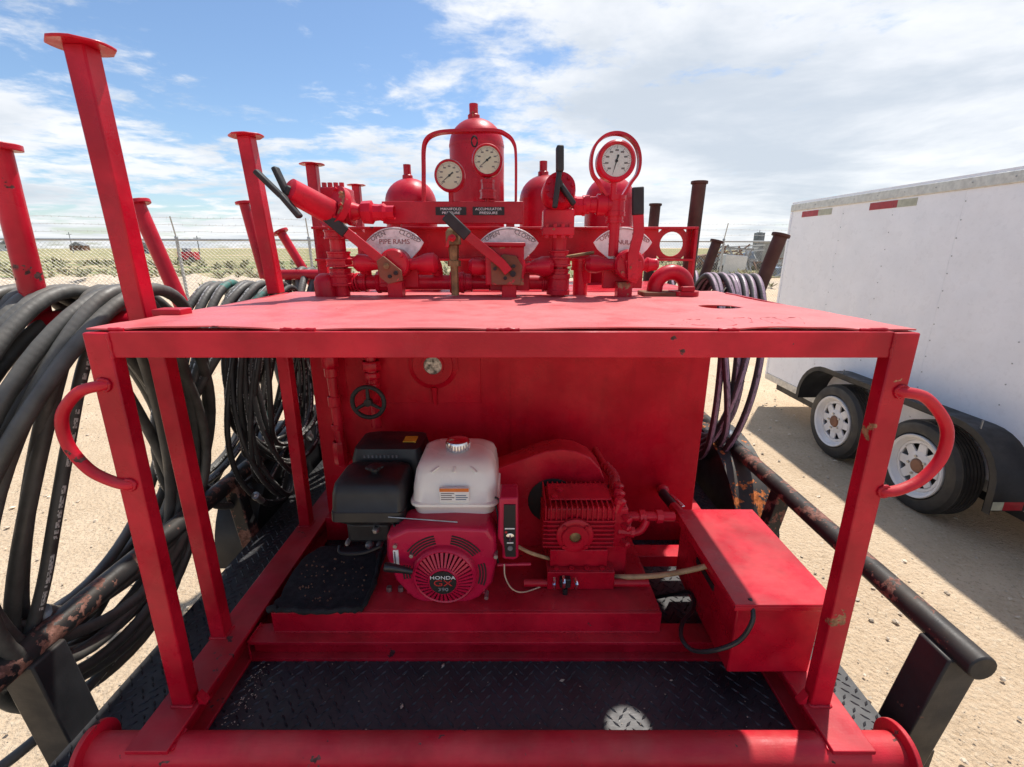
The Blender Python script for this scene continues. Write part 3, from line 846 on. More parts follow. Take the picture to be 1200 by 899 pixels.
g.build('weld_lettering', M['red_top'], tp)
# grab handles
def handle(pts):
    g = MB(); g.tube(catmull(pts, 6), .0115, 12)
    h = g.build('handle', M['red_rail'], sk)
for ax, ay, sgn in ((-.835, .925, -1), (.80, .925, 1)):
    p0 = W(122 if sgn < 0 else 1056, 451 if sgn < 0 else 459, Y=.90); p1 = W(152 if sgn < 0 else 1036, 568 if sgn < 0 else 576, Y=.90)
    mids = [(92, 460), (73, 487), (79, 520), (103, 549), (129, 563)] if sgn < 0 else [(1086, 467), (1109, 500), (1104, 534), (1082, 560), (1057, 573)]
    handle([p0+V((-.01*sgn, .03, 0)), p0]+WL(mids, .90)+[p1, p1+V((-.01*sgn, .03, 0))])

# lumpy weld beads where the steel meets
def weld(pts, r=.0045, closed=False):
    P_ = []
    for i in range(len(pts) if closed else len(pts)-1):
        a_, b_ = V(pts[i]), V(pts[(i+1) % len(pts)]); n_ = max(3, int((b_-a_).length/.005))
        P_ += [a_.lerp(b_, k/n_)+V([random.uniform(-.0008, .0008) for _ in range(3)]) for k in range(n_)]
    if not closed: P_.append(V(pts[-1]))
    MB().tube(P_, [r*random.uniform(.65, 1.2) for _ in P_], 7, closed=closed).build('weld_bead', M['red'], sk, ang=60)
for cx_, cy_, hx_, hy_ in ((-.840, .917, .026, .018), (.785, .917, .026, .018), (-.879, 1.135, .022, .022), (-.868, 1.715, .023, .023)):
    weld([(cx_-hx_, cy_-hy_, BZ+.001), (cx_+hx_, cy_-hy_, BZ+.001), (cx_+hx_, cy_+hy_, BZ+.001), (cx_-hx_, cy_+hy_, BZ+.001)], closed=True)
for x_ in (-.7945, .7525): weld([(x_, FYD+.0005, TT-.056), (x_, FYD+.0005, TT-.006)], .0035)
for x_ in (-.799, .744): weld([(x_, 1.125, .684), (x_, 1.20, .684)], .004); weld([(x_, 1.1245, DZ+.012), (x_, 1.1245, .672)], .0035)
weld([(-.735, 1.1645, .6845), (.455, 1.1645, .6845)], .003)
for a_, b_ in ((-.80, -.77), (-.46, -.39), (-.05, .015), (.41, .45), (.69, .745)): weld([(a_, .912, TT-.001), (b_, .912, TT-.001)], .0038)
for p_ in (W(122, 451, Y=.899), W(152, 568, Y=.899), W(1056, 459, Y=.899), W(1036, 576, Y=.899)):
    weld([p_+V((.0125*math.cos(2*PI*k/10), -.001, .0125*math.sin(2*PI*k/10))) for k in range(10)], .004, True)
for x_ in (-.902, -.798, .743, .847): weld([(x_, .80, .6985), (x_, .85, .6985)], .004)

# ================================================================ HOSE RACK POSTS
def flange(g, p, d, R, th=.006):
    x, y = frame(d); pts = []
    for k in range(24):
        a = 2*PI*(k+.5)/24; rr = R*.93/max(abs(math.cos(a)), abs(math.sin(a)), (abs(math.cos(a))+abs(math.sin(a)))*.74)*.98
        pts.append(V(p)+(x*math.cos(a)+y*math.sin(a))*rr)
    g.prism(pts, V(d).normalized()*th)
def stanchion(p0, p1, w, label, mk='red', R=.058, rnd_=False, grp='upright posts along the hose rack'):
    p0, p1 = V(p0), V(p1)
    th = thing('rack_post', label, 'post', p0, grp)
    g = MB()
    if rnd_: g.cyl(p0, p1, w/2, n=18)
    else: g.bar(p0, p1, w, w, up=(0, 1, 0))
    g.build('shaft', M[mk], th, bevel=.004)
    g = MB(); d = (p1-p0).normalized()
    if rnd_: g.lathe([(-.006, w*.4), (-.006, R), (.008, R), (.008, w*.2)], p1, d, 20)
    else: flange(g, p1-d*.002, d, R)
    g.build('end_flange', M['brown'] if mk == 'brown' else M['red_worn'], th, bevel=.002)
    return th
stanchion((-.930, 1.17, TT-.06), (-.926, 1.16, 2.245), .046, 'tall red square post with a plate cap welded at the table edge', grp=None, R=.066)
stanchion((-.862, 1.72, TT-.005), (-.889, 1.72, 2.187), .045, 'red capped square post rising at the table back corner')
stanchion((-.90, 2.29, DZ), (-.905, 2.29, 2.19), .045, 'red capped post standing just behind the valve bank')
stanchion((-.93, 3.02, DZ), (-.94, 3.02, 2.19), .045, 'furthest red capped post behind the left accumulator bottle')
arms = []
def outer(bx, by, tx, ty, Y, w, label, mk='red', inner=None, rnd_=True):
    b, t_ = W(bx, by, Y=Y), W(tx, ty, Y=Y)
    d = (t_-b).normalized(); b2 = b-d*.12
    th = stanchion(b2, t_, w, label, mk, R=w*(.66 if mk == 'brown' else .85), rnd_=rnd_, grp='leaning end posts of the hose rack')
    if inner is not None:
        MB().cyl((inner, Y, b2.z+.02), (b2.x, Y, b2.z+.02), .028, n=14).build('saddle_arm', M[mk], th)
    return th
outer(36, 331, -4, 172, 1.20, .054, 'leaning red pipe post scuffed black, outside the thick hose coil', 'red_scuffed', inner=-.90)
outer(206, 342, 160, 238, 1.78, .052, 'leaning red pipe post with round cap beside the printed hose coil', 'red_scuffed', inner=-.86)
outer(357, 318, 329, 272, 2.75, .050, 'short leaning red pipe post near the far hose coil', 'red_scuffed', inner=-.90)
outer(303, 300, 286, 238, 2.6, .05, 'thin red capped post seen behind the square corner post', 'red', inner=-.90)
def brown(Y, X, zt, label):
    MBt = stanchion((X, Y, DZ), (X+.03, Y, zt), .068, label, 'brown', R=.041, rnd_=True, grp='brown pipe posts on the right')
brown(2.5, .905, 2.14, 'tall upright brown rusty pipe post behind the table corner')
brown(3.26, .915, 2.10, 'upright brown rusty pipe post behind the channel end')
outer(887, 345, 915, 276, 2.5, .068, 'leaning brown rusty pipe post beside the white cargo trailer', 'brown', inner=.93)
outer(822, 332, 840, 283, 3.26, .066, 'shorter leaning brown rusty pipe post', 'brown', inner=.93)

# ================================================================ HOSE COILS
def coil(name, label, mat, r, N, x0, x1, cyy, ztop, a, b, seed, skew=.30, wob=.03, grp='hose coils hanging on the rack', tails=False, va=.12, vb=.14, n=10, bx=None):
    rnd = random.Random(seed); pts = []
    A = [a*(1+rnd.uniform(-va, va)) for _ in range(N+1)]
    B = [b*(1+rnd.uniform(-vb, vb)) for _ in range(N+1)]
    Cy = [cyy+rnd.uniform(-1, 1)*a*.10 for _ in range(N+1)]
    slots = [x0+(x1-x0)*(i+.5)/N for i in range(N+1)]
    bx = bx or (x0, x1)
    bot = [bx[0]+(bx[1]-bx[0])*rnd.random() for _ in range(N+1)]
    K = 28
    lift = [rnd.uniform(0, .6)*r for _ in range(N+1)]
    for i in range(N):
        for k in range(K):
            f = k/K; th = 2*PI*f; s = f*f*(3-2*f)
            L = lambda q: q[i]*(1-s)+q[i+1]*s
            down = (1-math.cos(th))/2
            x = L(slots)*(1-down)+bot[i]*down+wob*math.sin(th*2+i*1.3)*down
            ct_ = math.cos(th)
            y = L(Cy)+L(A)*math.sin(th)*(1-skew*ct_)
            z = ztop+L(lift)-L(B)*(1-ct_)
            pts.append(V((x, y, z)))
    pts = pts[K//2-3:len(pts)-K//2+4]
    if tails:
        q = pts[-1]; pts += [q+V((0, -.06, -.02)), q+V((.0, -.16, -.14)), q+V((.02, -.22, -.36)), q+V((.02, -.20, -.55))]
    pts = catmull(pts, 2)
    g = MB(); g.tube(pts, r, n)
    th = thing(name, label, 'hose', (sum(q.x for q in pts)/len(pts), cyy, min(q.z for q in pts)-r), grp)
    g.build('hose_body', mat, th, fix=False)
    # crimped end couplings
    for p, d in ((pts[0], pts[0]-pts[1]), (pts[-1], pts[-1]-pts[-2])):
        g = MB(); d = d.normalized(); g.lathe([(-.03, r*1.02), (-.03, r*1.25), (.02, r*1.25), (.022, r*1.5), (.045, r*1.5), (.047, r*.6), (.055, 0)], p, d, 12)
        g.build('coupling', M['steel'], th)
    return th
coil('hose_coil', 'heavy thick dusty black rubber hose coiled over the rack outside the table', M['hose'], .0172, 13, -1.37, -.975, 1.25, 1.715, .36, .545, 1, bx=(-1.46, -1.24), va=.38, vb=.16, wob=.045)
pp = [W(-70, 880, Y=.86), W(-10, 822, Y=.90), W(28, 760, Y=.95), W(50, 690, Y=1.00), W(66, 600, Y=1.05), W(80, 520, Y=1.10), W(98, 430, Y=1.17), W(122, 372, Y=1.25), W(150, 352, Y=1.32), W(176, 372, Y=1.42), W(196, 450, Y=1.52), W(210, 560, Y=1.56), W(196, 660, Y=1.46), W(140, 760, Y=1.25), W(60, 850, Y=1.02), W(-40, 930, Y=.86)]
th = thing('hose_loop', 'single black hose with white printed line and teal marks hanging before the thick coil', 'hose', (-1.1, 1.2, .55))
MB().tube(catmull(pp, 8), .0150, 12).build('hose_body', M['hose_print'], th, fix=False)
coil('hose_coil', 'medium black hose hanging inside the thick coil', M['hose'], .0165, 4, -1.30, -1.02, 1.27, 1.655, .36, .46, 21, bx=(-1.46, -1.25), va=.3)
coil('hose_coil', 'thin printed black hoses in drooping loops between the square posts', M['hose_thin'], .0110, 16, -1.18, -.93, 1.98, 1.665, .25, .40, 4, skew=.2, vb=.30, wob=.05, bx=(-1.17, -.95))
coil('hose_coil', 'grey dusty hose with teal marks draped over the middle saddle', M['hose_print'], .0160, 8, -1.28, -.93, 1.90, 1.685, .30, .46, 12, skew=.25, bx=(-1.42, -1.24))
coil('hose_coil', 'grey hose coil bunched on the far saddle behind the corner post', M['hose'], .019, 8, -1.38, -.94, 2.70, 1.70, .30, .46, 15)
coil('hose_coil', 'black hose with purple stripe looped over the brown pipe arm', M['hose_purple'], .0165, 9, .955, 1.235, 2.42, 1.685, .32, .44, 6, vb=.22, wob=.03, bx=(.93, 1.08))
coil('hose_coil', 'black hose with pale stripe on the far brown pipe arm', M['hose_purple'], .0165, 5, .96, 1.24, 3.2, 1.67, .30, .44, 8)
# ================================================================ RESERVOIR TANK
TKY = 1.78
tk = thing('reservoir_tank', 'large red rectangular reservoir tank behind the engine', 'tank', (-.01, 2.1, .72))
MB().box((-.80, TKY, .72), (.785, 2.55, 1.657)).build('tank_shell', M['red_tank'], tk, bevel=.006)
MB().box((W(600, 450, Y=TKY).x-.004, TKY-.004, .74), (W(600, 450, Y=TKY).x+.004, TKY, 1.64)).build('weld_seam', M['red_tank'], tk)
a, b_ = W(408, 465, Y=TKY), W(564, 472, Y=TKY)
MB().box((a.x, TKY-.005, b_.z), (b_.x, TKY+.001, 1.642)).build('cover_plate', M['red_tank'], tk, bevel=.002)
c = W(508, 427, Y=TKY)
g = MB(); g.lathe([(0, 0.098), (.006, .098), (.008, .09), (.012, .080), (.016, .078), (.016, .045), (.02, .044), (.02, .036), (.008, .036)], (c.x, TKY-.005, c.z), (0, -1, 0), 40)
sg = g.build('sight_flange', M['red_tank'], tk)
MB().lathe([(.010, 0), (.012, .037)], (c.x, TKY-.005, c.z), (0, -1, 0), 32).build('sight_face', plain('speckled_sight_face', (.42, .40, .34), .5, var=.9, scale=60), sg)
MB().cyl((c.x, TKY-.012, c.z-.09), (c.x, TKY-.012, c.z-.165), .014, .007, 12).build('drain_spout', M['red_tank'], tk)
# riser pipes on the tank front, left
rp = thing('riser_pipe', 'red threaded riser pipe with couplings down the tank front', 'pipe', (-.72, 1.74, .8))
g = MB(); p0 = W(386, 425, Y=1.73); p1 = W(398, 545, Y=1.73)
g.cyl((p0.x, 1.73, p0.z+.06), (p0.x+.012, 1.73, p1.z), .019, n=16)
g.build('pipe', M['red'], rp)
for py, r, hh in ((422, .032, .03), (436, .026, .02), (470, .025, .022), (500, .023, .012), (530, .028, .05)):
    q = W(386, py, Y=1.73)
    MB().lathe([(-hh, r*.85), (-hh*.8, r), (hh*.8, r), (hh, r*.85)], (p0.x+.003, 1.73, q.z), (0, 0, 1), 8 if r > .027 else 18).build('coupling', M['red'], rp, bevel=.001)
MB().cyl((p0.x+.011, 1.73, p1.z+.02), (p0.x+.011, 1.79, p1.z+.01), .02, n=14).build('elbow', M['red'], rp)
# globe valve with black hand wheel
hv = thing('globe_valve', 'red globe valve with a black spoked hand wheel on the tank', 'valve', W(432, 500, Y=1.72))
q = W(432, 471, Y=1.66)
g = MB(); g.cyl((q.x, 1.73, q.z-.13), (q.x, 1.73, q.z+.20), .02, n=16)
g.build('pipe', M['red'], hv)
for py, r, hh in ((428, .036, .018), (440, .029, .014), (452, .026, .012)):
    z = W(432, py, Y=1.73).z
    MB().lathe([(-hh, r*.9), (-hh*.7, r), (hh*.7, r), (hh, r*.9)], (q.x, 1.73, z), (0, 0, 1), 8).build('union_nut', M['red'], hv, bevel=.001)
MB().lathe([(0, .03), (.03, .032), (.05, .02), (.07, .012), (.09, .010)], (q.x, 1.74, q.z), (0, -1, 0), 18).build('bonnet', M['red'], hv)
wh = MB().tube([(q.x+.060*math.cos(2*PI*k/40), 1.655, q.z+.060*math.sin(2*PI*k/40)) for k in range(40)], .0085, 10, closed=True).build('hand_wheel', M['grip'], hv)
for k in range(3):
    a = PI/2+2*PI*k/3
    MB().cyl((q.x, 1.655, q.z), (q.x+.056*math.cos(a), 1.655, q.z+.056*math.sin(a)), .008, .006, 8).build('spoke', M['grip'], wh)
MB().lathe([(0, .016), (.02, .015), (.024, 0)], (q.x, 1.665, q.z), (0, -1, 0), 12).build('hub', M['grip'], wh)

# ================================================================ ENGINE
EG = thing('petrol_engine', 'small red petrol engine with white fuel tank on the skid platform', 'engine', (-.21, 1.35, .755))
MB().box((-.36, 1.30, .765), (-.06, 1.56, .93)).box((-.34, 1.24, .755), (-.30, 1.60, .772)).box((-.12, 1.24, .755), (-.08, 1.60, .772)).build('crankcase', M['red_engine'], EG, bevel=.012)
MB().box((-.37, 1.36, .93), (-.12, 1.56, 1.01)).build('cylinder_block', M['black'], EG, bevel=.01)
ol = [(452, 630), (474, 620), (530, 618), (572, 620), (581, 632), (582, 660), (577, 686), (562, 703), (535, 714), (505, 713), (482, 703), (462, 682), (452, 655)]
shr = MB(); shr.loft([[V((q.x, 1.215, q.z)) for q in [(lambda w_: V(((w_.x+.205)*.94-.205, 0, (w_.z-.91)*.94+.91)))(W(a, b, Y=1.215)) for a, b in ol]],
                      [V((q.x, 1.232, q.z)) for q in WL(ol, 1.215)], [V((q.x, 1.33, q.z)) for q in WL(ol, 1.215)]])
fh = shr.build('fan_housing', M['red_engine'], EG, bevel=.006)
rc = W(519.5, 681, Y=1.18); rc.y = 1.218
g = MB()
g.lathe([(-.01, .103), (.012, .101), (.020, .097), (.024, .092), (.022, .088), (.0, .088)], rc, (0, -1, 0), 64)
g.lathe([(.0, .047), (.040, .047), (.044, .044), (.044, 0)], rc, (0, -1, 0), 48)
for k in range(36):
    a = 2*PI*k/36+.04; d = V((math.cos(a), 0, math.sin(a))); e = V((-math.sin(a), 0, math.cos(a)))
    i0, i1 = .0025, .0046
    pts = [rc+d*.044-e*i0, rc+d*.090-e*i1, rc+d*.090+e*i1, rc+d*.044+e*i0]
    f = [pts[0]+V((0, -.040, 0)), pts[1]+V((0, -.021, 0)), pts[2]+V((0, -.021, 0)), pts[3]+V((0, -.040, 0))]
    g.add(pts+f, [(0, 1, 2, 3), (7, 6, 5, 4), (0, 4, 5, 1), (1, 5, 6, 2), (2, 6, 7, 3), (3, 7, 4, 0)])
rco = g.build('recoil_cover', M['red_engine'], EG, ang=30)
MB().lathe([(.004, .094), (.006, 0)], rc, (0, -1, 0), 40).build('fan_screen', M['black'], EG)
MB().lathe([(.044, .041), (.047, .040), (.047, 0)], rc, (0, -1, 0), 40).build('emblem', M['ink'], rco)
text('lettering', 'HONDA', .0165, rc+V((0, -.0478, .019)), M['white'], rco, sx=1.25)
text('lettering', 'GX', .030, rc+V((0, -.0478, -.001)), M['redink'], rco, sx=1.35)
text('lettering', '390', .0165, rc+V((0, -.0478, -.023)), M['far_grey'], rco, sx=1.3)
# louvres above and beside the recoil cover
for a0, a1 in ((.62, 1.38), (1.78, 2.52), (-.35, .30), (2.9, 3.3)):
    for j in range(4 if a1-a0 > .7 else 3):
        R = .112+.0088*j; m_ = 8
        if a1-a0 < .7: R = .112+.0088*j
        pts = [rc+V((R*math.cos(a0+(a1-a0)*k/m_), -.0008-.0, R*math.sin(a0+(a1-a0)*k/m_))) for k in range(m_+1)]
        pts = [V((p.x, 1.2165, p.z)) for p in pts]
        MB().strip([V((p.x, 1.213, p.z)) for p in pts], (0, .006, 0), .0045).build('louvre_slot', M['ink'], fh)
for bx, by in ((452+30-0, 651), (581, 652), (463, 640), (570, 700)):
    q = W(bx, by, Y=1.21); MB().cyl((q.x, 1.235, q.z), (q.x, 1.205, q.z), .0065, n=8).build('cover_bolt', M['steel'], fh)
q0, q1 = W(450, 664, Y=1.17), W(483, 670, Y=1.185)
MB().tube(catmull([q0, q0*.6+q1*.4+V((0, 0, .001)), q1], 5), [.011, .014, .0145, .014, .0135, .013, .012, .011, .010, .009, .008], 12).build('pull_handle', M['black'], EG)
# stickers on housing
q = W(466, 650, Y=1.232)
for a_, b2, mk, dd in ((0, 0, 'white', 0), (.006, 0, 'ink', .0005)): pass
MB().box((q.x-.008, 1.212, q.z-.035), (q.x+.008, 1.2165, q.z+.03)).build('sticker', M['white'], fh)
MB().box((q.x-.005, 1.2112, q.z-.03), (q.x-.001, 1.2165, q.z+.025)).build('sticker_print', M['ink_grey'], fh)
# fuel tank
fx_, fy_ = W(536, 560, Y=1.40).x, 1.41
rings = [(-.118, .100, .020, 1.005, 0), (-.128, .112, .03, 1.012, 0)]
R_ = []
for hx, hy, r, z, dx in ((.100, .090, .03, 1.003, 0), (.128, .118, .035, 1.018, 0), (.136, .128, .038, 1.042, 0), (.142, .133, .038, 1.046, 0), (.142, .133, .038, 1.054, 0), (.136, .127, .038, 1.058, 0),
                         (.134, .125, .040, 1.10, 0), (.128, .119, .042, 1.140, 0), (.119, .108, .045, 1.160, 0), (.104, .090, .05, 1.172, 0), (.085, .07, .05, 1.176, 0)):
    R_.append(rrect(fx_+dx, fy_+(z-1.0)*.25, hx, hy, r, z, 6))
ftk = MB().loft(R_).build('fuel_tank', M['white_tank'], EG, ang=45)
for dx in (-.045, .0, .045):
    MB().bar((fx_+dx*1.1, fy_-.065, 1.160), (fx_+dx*1.6, fy_-.085, 1.148), .010, .006).build('tank_rib', M['white_tank'], ftk, bevel=.003)
cp = V((fx_+.0, fy_+.035, 1.172))
g = MB(); g.lathe([(0, .030), (.004, .036), (.008, .040), (.030, .040), (.036, .037), (.040, .024), (.041, 0)], cp, (0, 0, 1), 40)
for k in range(26):
    a = 2*PI*k/26; p = cp+V((.0395*math.cos(a), .0395*math.sin(a), .009)); g.cyl(p, p+V((0, 0, .02)), .0028, n=6)
g.build('fuel_cap', M['chrome'], EG)
q = W(535, 578, Y=fy_-.11); yl = fy_-.1135
sl = MB().box((q.x-.052, yl-.006, q.z-.024), (q.x+.040, yl+.004, q.z+.022)).build('warning_label', M['white'], ftk)
MB().box((q.x-.0515, yl-.0068, q.z+.010), (q.x+.0395, yl-.0058, q.z+.0215)).build('label_band', M['orange_ink'], sl)
for k in range(4):
    zz_ = q.z+.004-k*.007
    MB().box((q.x-.048, yl-.0066, zz_-.0014), (q.x-.006-.008*(k % 2), yl-.0058, zz_+.0014)).build('label_line', M['ink_grey'], sl)
    if k: MB().box((q.x-.002, yl-.0066, zz_-.0016), (q.x+.036-.005*(k % 2), yl-.0058, zz_+.0016)).build('label_line', M['far_blue'], sl)
# air cleaner
ax_ = W(434, 570, Y=1.33).x
R_ = [rrect(ax_, 1.36+(z-1.0)*.12, hx, hy, r, z, 5) for hx, hy, r, z in ((.070, .06, .02, .975), (.104, .085, .02, 1.0), (.116, .092, .02, 1.005), (.116, .092, .02, 1.035), (.114, .090, .022, 1.037), (.112, .088, .024, 1.09), (.106, .082, .026, 1.118), (.095, .07, .03, 1.128), (.05, .03, .02, 1.131))]
ac = MB().loft(R_).build('air_cleaner_cover', M['black'], EG, ang=40)
q = V((ax_+.01, 1.36, 1.13))
g = MB()
g.lathe([(0, .012), (.012, .012), (.014, .022), (.024, .022), (.028, .012), (.03, 0)], q, (0, 0, 1), 12)
for k in range(4):
    a = PI/2*k+.3; g.sphere(q+V((.02*math.cos(a), .02*math.sin(a), .019)), .010, 10, .6)
g.build('wing_nut', M['black'], ac)
# carburettor and linkage under it
g = MB(); g.box((ax_-.085, 1.31, .90), (ax_+.06, 1.42, .975)); g.build('carburettor', M['black'], EG, bevel=.012)
for bx, by, r in ((432, 640, .012), (444, 640, .010), (407, 637, .008), (440, 622, .012)):
    q = W(bx, by, Y=1.30); MB().lathe([(-.02, r), (.0, r), (.008, r*.5), (.008, 0)], q, (0, -1, 0), 10).build('carburettor_fitting', M['steel'], EG)
MB().tube(catmull([W(398, 640, Y=1.3), W(400, 648, Y=1.28), W(425, 648, Y=1.27), W(446, 640, Y=1.29)], 4), .006, 8).build('fuel_line', M['black'], EG)
MB().tube([W(455, 606, Y=1.27), W(536, 612, Y=1.24)], .002, 6).build('throttle_rod', M['steel'], EG)
MB().tube(catmull([W(458, 612, Y=1.29), W(480, 617, Y=1.25), W(505, 612, Y=1.26), W(515, 604, Y=1.30)], 5), .006, 8).build('fuel_line', M['black'], EG)
# muffler guard behind the air cleaner
mx = W(458, 530, Y=1.54).x
R_ = [rrect(mx, 1.56+(z-1.1)*.1, hx, hy, r, z, 5) for hx, hy, r, z in ((.12, .085, .02, 1.0), (.125, .09, .02, 1.01), (.123, .088, .022, 1.12), (.115, .08, .025, 1.155), (.09, .06, .03, 1.165))]
mf = MB().loft(R_).build('muffler_guard', M['black'], EG, ang=40)
for k in range(9):
    q = V((mx-.075+k*.014, 1.482, 1.128)); MB().box(q-V((.003, .006, .008)), q+V((.003, .004, .008))).build('vent_slot', M['far_grey'], mf)
MB().box((mx+.05, 1.525, 1.160), (mx+.095, 1.575, 1.1672)).build('caution_label', M['yellow'], mf)
# control box
cb0 = W(585, 584, Y=1.23); cb1 = W(607, 657, Y=1.23)
g = MB(); g.prism([(cb0.x, 1.23, cb0.z), (cb1.x, 1.23, cb0.z+.002), (cb1.x+.002, 1.23, cb1.z+.01), (cb1.x-.012, 1.23, cb1.z), (cb0.x+.008, 1.23, cb1.z+.005), (cb0.x+.008, 1.23, cb1.z+.05), (cb0.x-.006, 1.23, cb1.z+.08)], (0, .09, 0))
cbx = g.build('control_box', M['red_engine'], EG, bevel=.006)
MB().prism([(cb0.x+.014, 1.226, cb0.z-.02), (cb1.x-.008, 1.226, cb0.z-.02), (cb1.x-.007, 1.226, cb1.z+.016), (cb0.x+.018, 1.226, cb1.z+.016), (cb0.x+.012, 1.226, cb1.z+.085)], (0, .006, 0)).build('switch_panel', M['ink'], cbx, bevel=.001)
q = V(((cb0.x+cb1.x)/2+.004, 1.226, (cb0.z+cb1.z)/2-.018))
MB().lathe([(0, .013), (.006, .013), (.008, .008), (.008, 0)], q, (0, -1, 0), 20).box(q-V((.002, .02, .008)), q+V((.002, -.006, .008))).build('key_switch', M['chrome'], cbx)
MB().box(q+V((-.016, -.001, .024)), q+V((.014, .002, .028))).build('panel_print', M['white'], cbx)
MB().box(q+V((-.010, -.001, -.026)), q+V((.010, .002, -.022))).build('panel_print', M['white'], cbx)
MB().box(q+V((-.016, -.001, .010)), q+V((-.009, .002, .017))).build('panel_print', M['redink'], cbx)
MB().lathe([(0, .008), (.004, .008), (.004, 0)], q+V((0, .0, -.042)), (0, -1, 0), 14).build('breaker_button', M['far_grey'], cbx)
MB().tube(catmull([W(591, 661, Y=1.24), W(592, 676, Y=1.22), W(600, 690, Y=1.22), W(613, 694, Y=1.24), W(633, 688, Y=1.27)], 6), .0022, 6).build('ignition_wire', M['wire'], EG)
MB().cyl(W(583, 662, Y=1.26), W(622, 661, Y=1.26), .005, n=8).build('oil_drain_rod', M['red_engine'], EG)
MB().tube(catmull([W(606, 640, Y=1.30), W(622, 648, Y=1.29), W(645, 655, Y=1.32)], 5), .006, 8).build('drain_hose', M['tan_hose'], EG)

# spark plug lead, wiring and small fixings
MB().tube(catmull([W(470, 628, Y=1.24), W(462, 614, Y=1.27), W(470, 606, Y=1.32), W(484, 604, Y=1.36)], 5), .004, 8).build('plug_lead', M['black'], EG)
MB().tube(catmull([W(588, 590, Y=1.27), W(580, 584, Y=1.32), W(584, 612, Y=1.30), W(580, 640, Y=1.29), W(584, 660, Y=1.28)], 5), .0035, 8).build('wiring_loom', M['black'], EG)
for bx, by in ((470, 706), (560, 706), (455, 690)):
    q = W(bx, by, Y=1.25); MB().cyl((q.x, 1.26, .756), (q.x, 1.26, .772), .009, n=6).build('mount_bolt', M['steel'], EG)
# black rubber mat on the platform's left part
g = MB(); rnd = random.Random(8); outline = [(320, 710), (332, 690), (354, 655), (376, 640), (438, 640), (444, 668), (434, 696), (423, 711), (370, 715)]
pts = [W(a, b, Z=.762) for a, b in outline]
cen = sum(pts, V())/len(pts); ring = []
for i in range(len(pts)):
    for k in range(5):
        q = pts[i]*(1-k/5)+pts[(i+1) % len(pts)]*k/5; ring.append(q+V((rnd.uniform(-.006, .006), rnd.uniform(-.006, .006), 0)))
g.loft([[V((q.x, q.y, .7555)) for q in ring], [V((q.x, q.y, .7605)) for q in ring]])
rm = thing('rubber_mat', 'rough black rubber mat lying beside the engine', 'mat', (cen.x, cen.y, .755))
g.build('mat_sheet', M['mat'], rm)
edge = [W(a, b, Z=.768) for a, b in ((316, 713), (340, 715), (372, 716), (405, 715), (424, 711), (436, 690), (446, 655), (448, 640))]
pts = [q+V((rnd.uniform(-.004, .004), rnd.uniform(-.004, .004), rnd.uniform(-.003, .003))) for q in catmull(edge, 6)]
MB().tube(pts, [rnd.uniform(.006, .011) for _ in pts], 9).build('rolled_edge', M['mat'], rm, ang=60)
rnd = random.Random(14); g = MB()
for k in range(60):
    q = W(rnd.uniform(350, 430), rnd.uniform(650, 705), Z=.762); r = rnd.uniform(.0015, .004); g.sphere(q, r, 6)
g.build('debris', M['far_rust'], rm, kind='stuff', fix=False)

# ================================================================ BELT GUARD AND PUMP
bgth = thing('belt_guard', 'red teardrop sheet-metal belt guard between engine and pump', 'guard', (.1, 1.53, .755))
ol = [(560, 660), (560, 560), (585, 549), (620, 536), (640, 529), (657, 527), (675, 529), (692, 537), (704, 550), (711, 568), (713, 590), (705, 615), (690, 640), (650, 672), (600, 676)]
g = MB(); g.prism(WL(ol, 1.50), (0, .10, 0)); g.build('guard_shell', M['red'], bgth, bevel=.004)
c = W(657, 590, Y=1.50)
g = MB()
for k in range(22):
    a0 = 2*PI*k/22
    g.lathe([(0, .0), (0, .0)], c, (0, 1, 0), 3) if False else None
MB().lathe([(0, .085), (.003, .09), (.005, .085), (.005, .0)], c+V((-.03, 0, .012)), (0, -1, 0), 32).build('shaft_opening', M['ink'], bgth)

PU = thing('plunger_pump', 'red finned plunger pump with brass-centred bearing cap', 'pump', (.22, 1.35, .80))
pb0, pb1 = W(636, 645, Y=1.30), W(722, 600, Y=1.30)
x0, x1, z0, z1 = pb0.x, pb1.x, pb0.z, pb1.z+.012
MB().box((x0+.012, 1.312, z0+.006), (x1, 1.46, z1-.006)).build('gear_case', M['red'], PU, bevel=.006)
n = 7
for k in range(n):      # horizontal fins round the front
    z = z0+.012+(z1-z0-.06)*k/(n-1)
    MB().box((x0, 1.300, z-.0022), (x1, 1.452, z+.0022)).build('fin', M['red'], PU, bevel=.001)
for k in range(14):     # upright fins at the upper edge
    x = x0+.008+(x1-x0-.014)*k/13
    MB().box((x-.0022, 1.302, z1-.045), (x+.0022, 1.468, z1+.006)).build('fin', M['red'], PU, bevel=.001)
MB().box((x0+.02, 1.345, z1+.002), (x1-.005, 1.45, z1+.0085)).build('top_plate', M['red'], PU, bevel=.002)
for q in ((x0+.04, 1.36), (x0+.06, 1.40)): MB().lathe([(0, .012), (.010, .012), (.013, .006), (.013, 0)], (q[0], q[1], z1+.006), (0, 0, 1), 6).build('filler_plug', M['red'], PU)
bc = W(674, 629, Y=1.29); bc.y = 1.305
g = MB(); g.lathe([(0, .060), (.012, .060), (.016, .054), (.016, .045), (.024, .042), (.024, .020), (.018, .018)], bc, (0, -1, 0), 36)
cap = g.build('bearing_cap', M['red'], PU)
MB().lathe([(.016, .019), (.020, .012), (.020, 0)], bc, (0, -1, 0), 14).build('brass_centre', M['brass'], cap)
for k in range(4):
    a = PI/4+PI/2*k; p = bc+V((.051*math.cos(a), -.012, .051*math.sin(a))); MB().cyl(p, p+V((0, -.01, 0)), .007, n=6).build('cap_bolt', M['red'], cap)
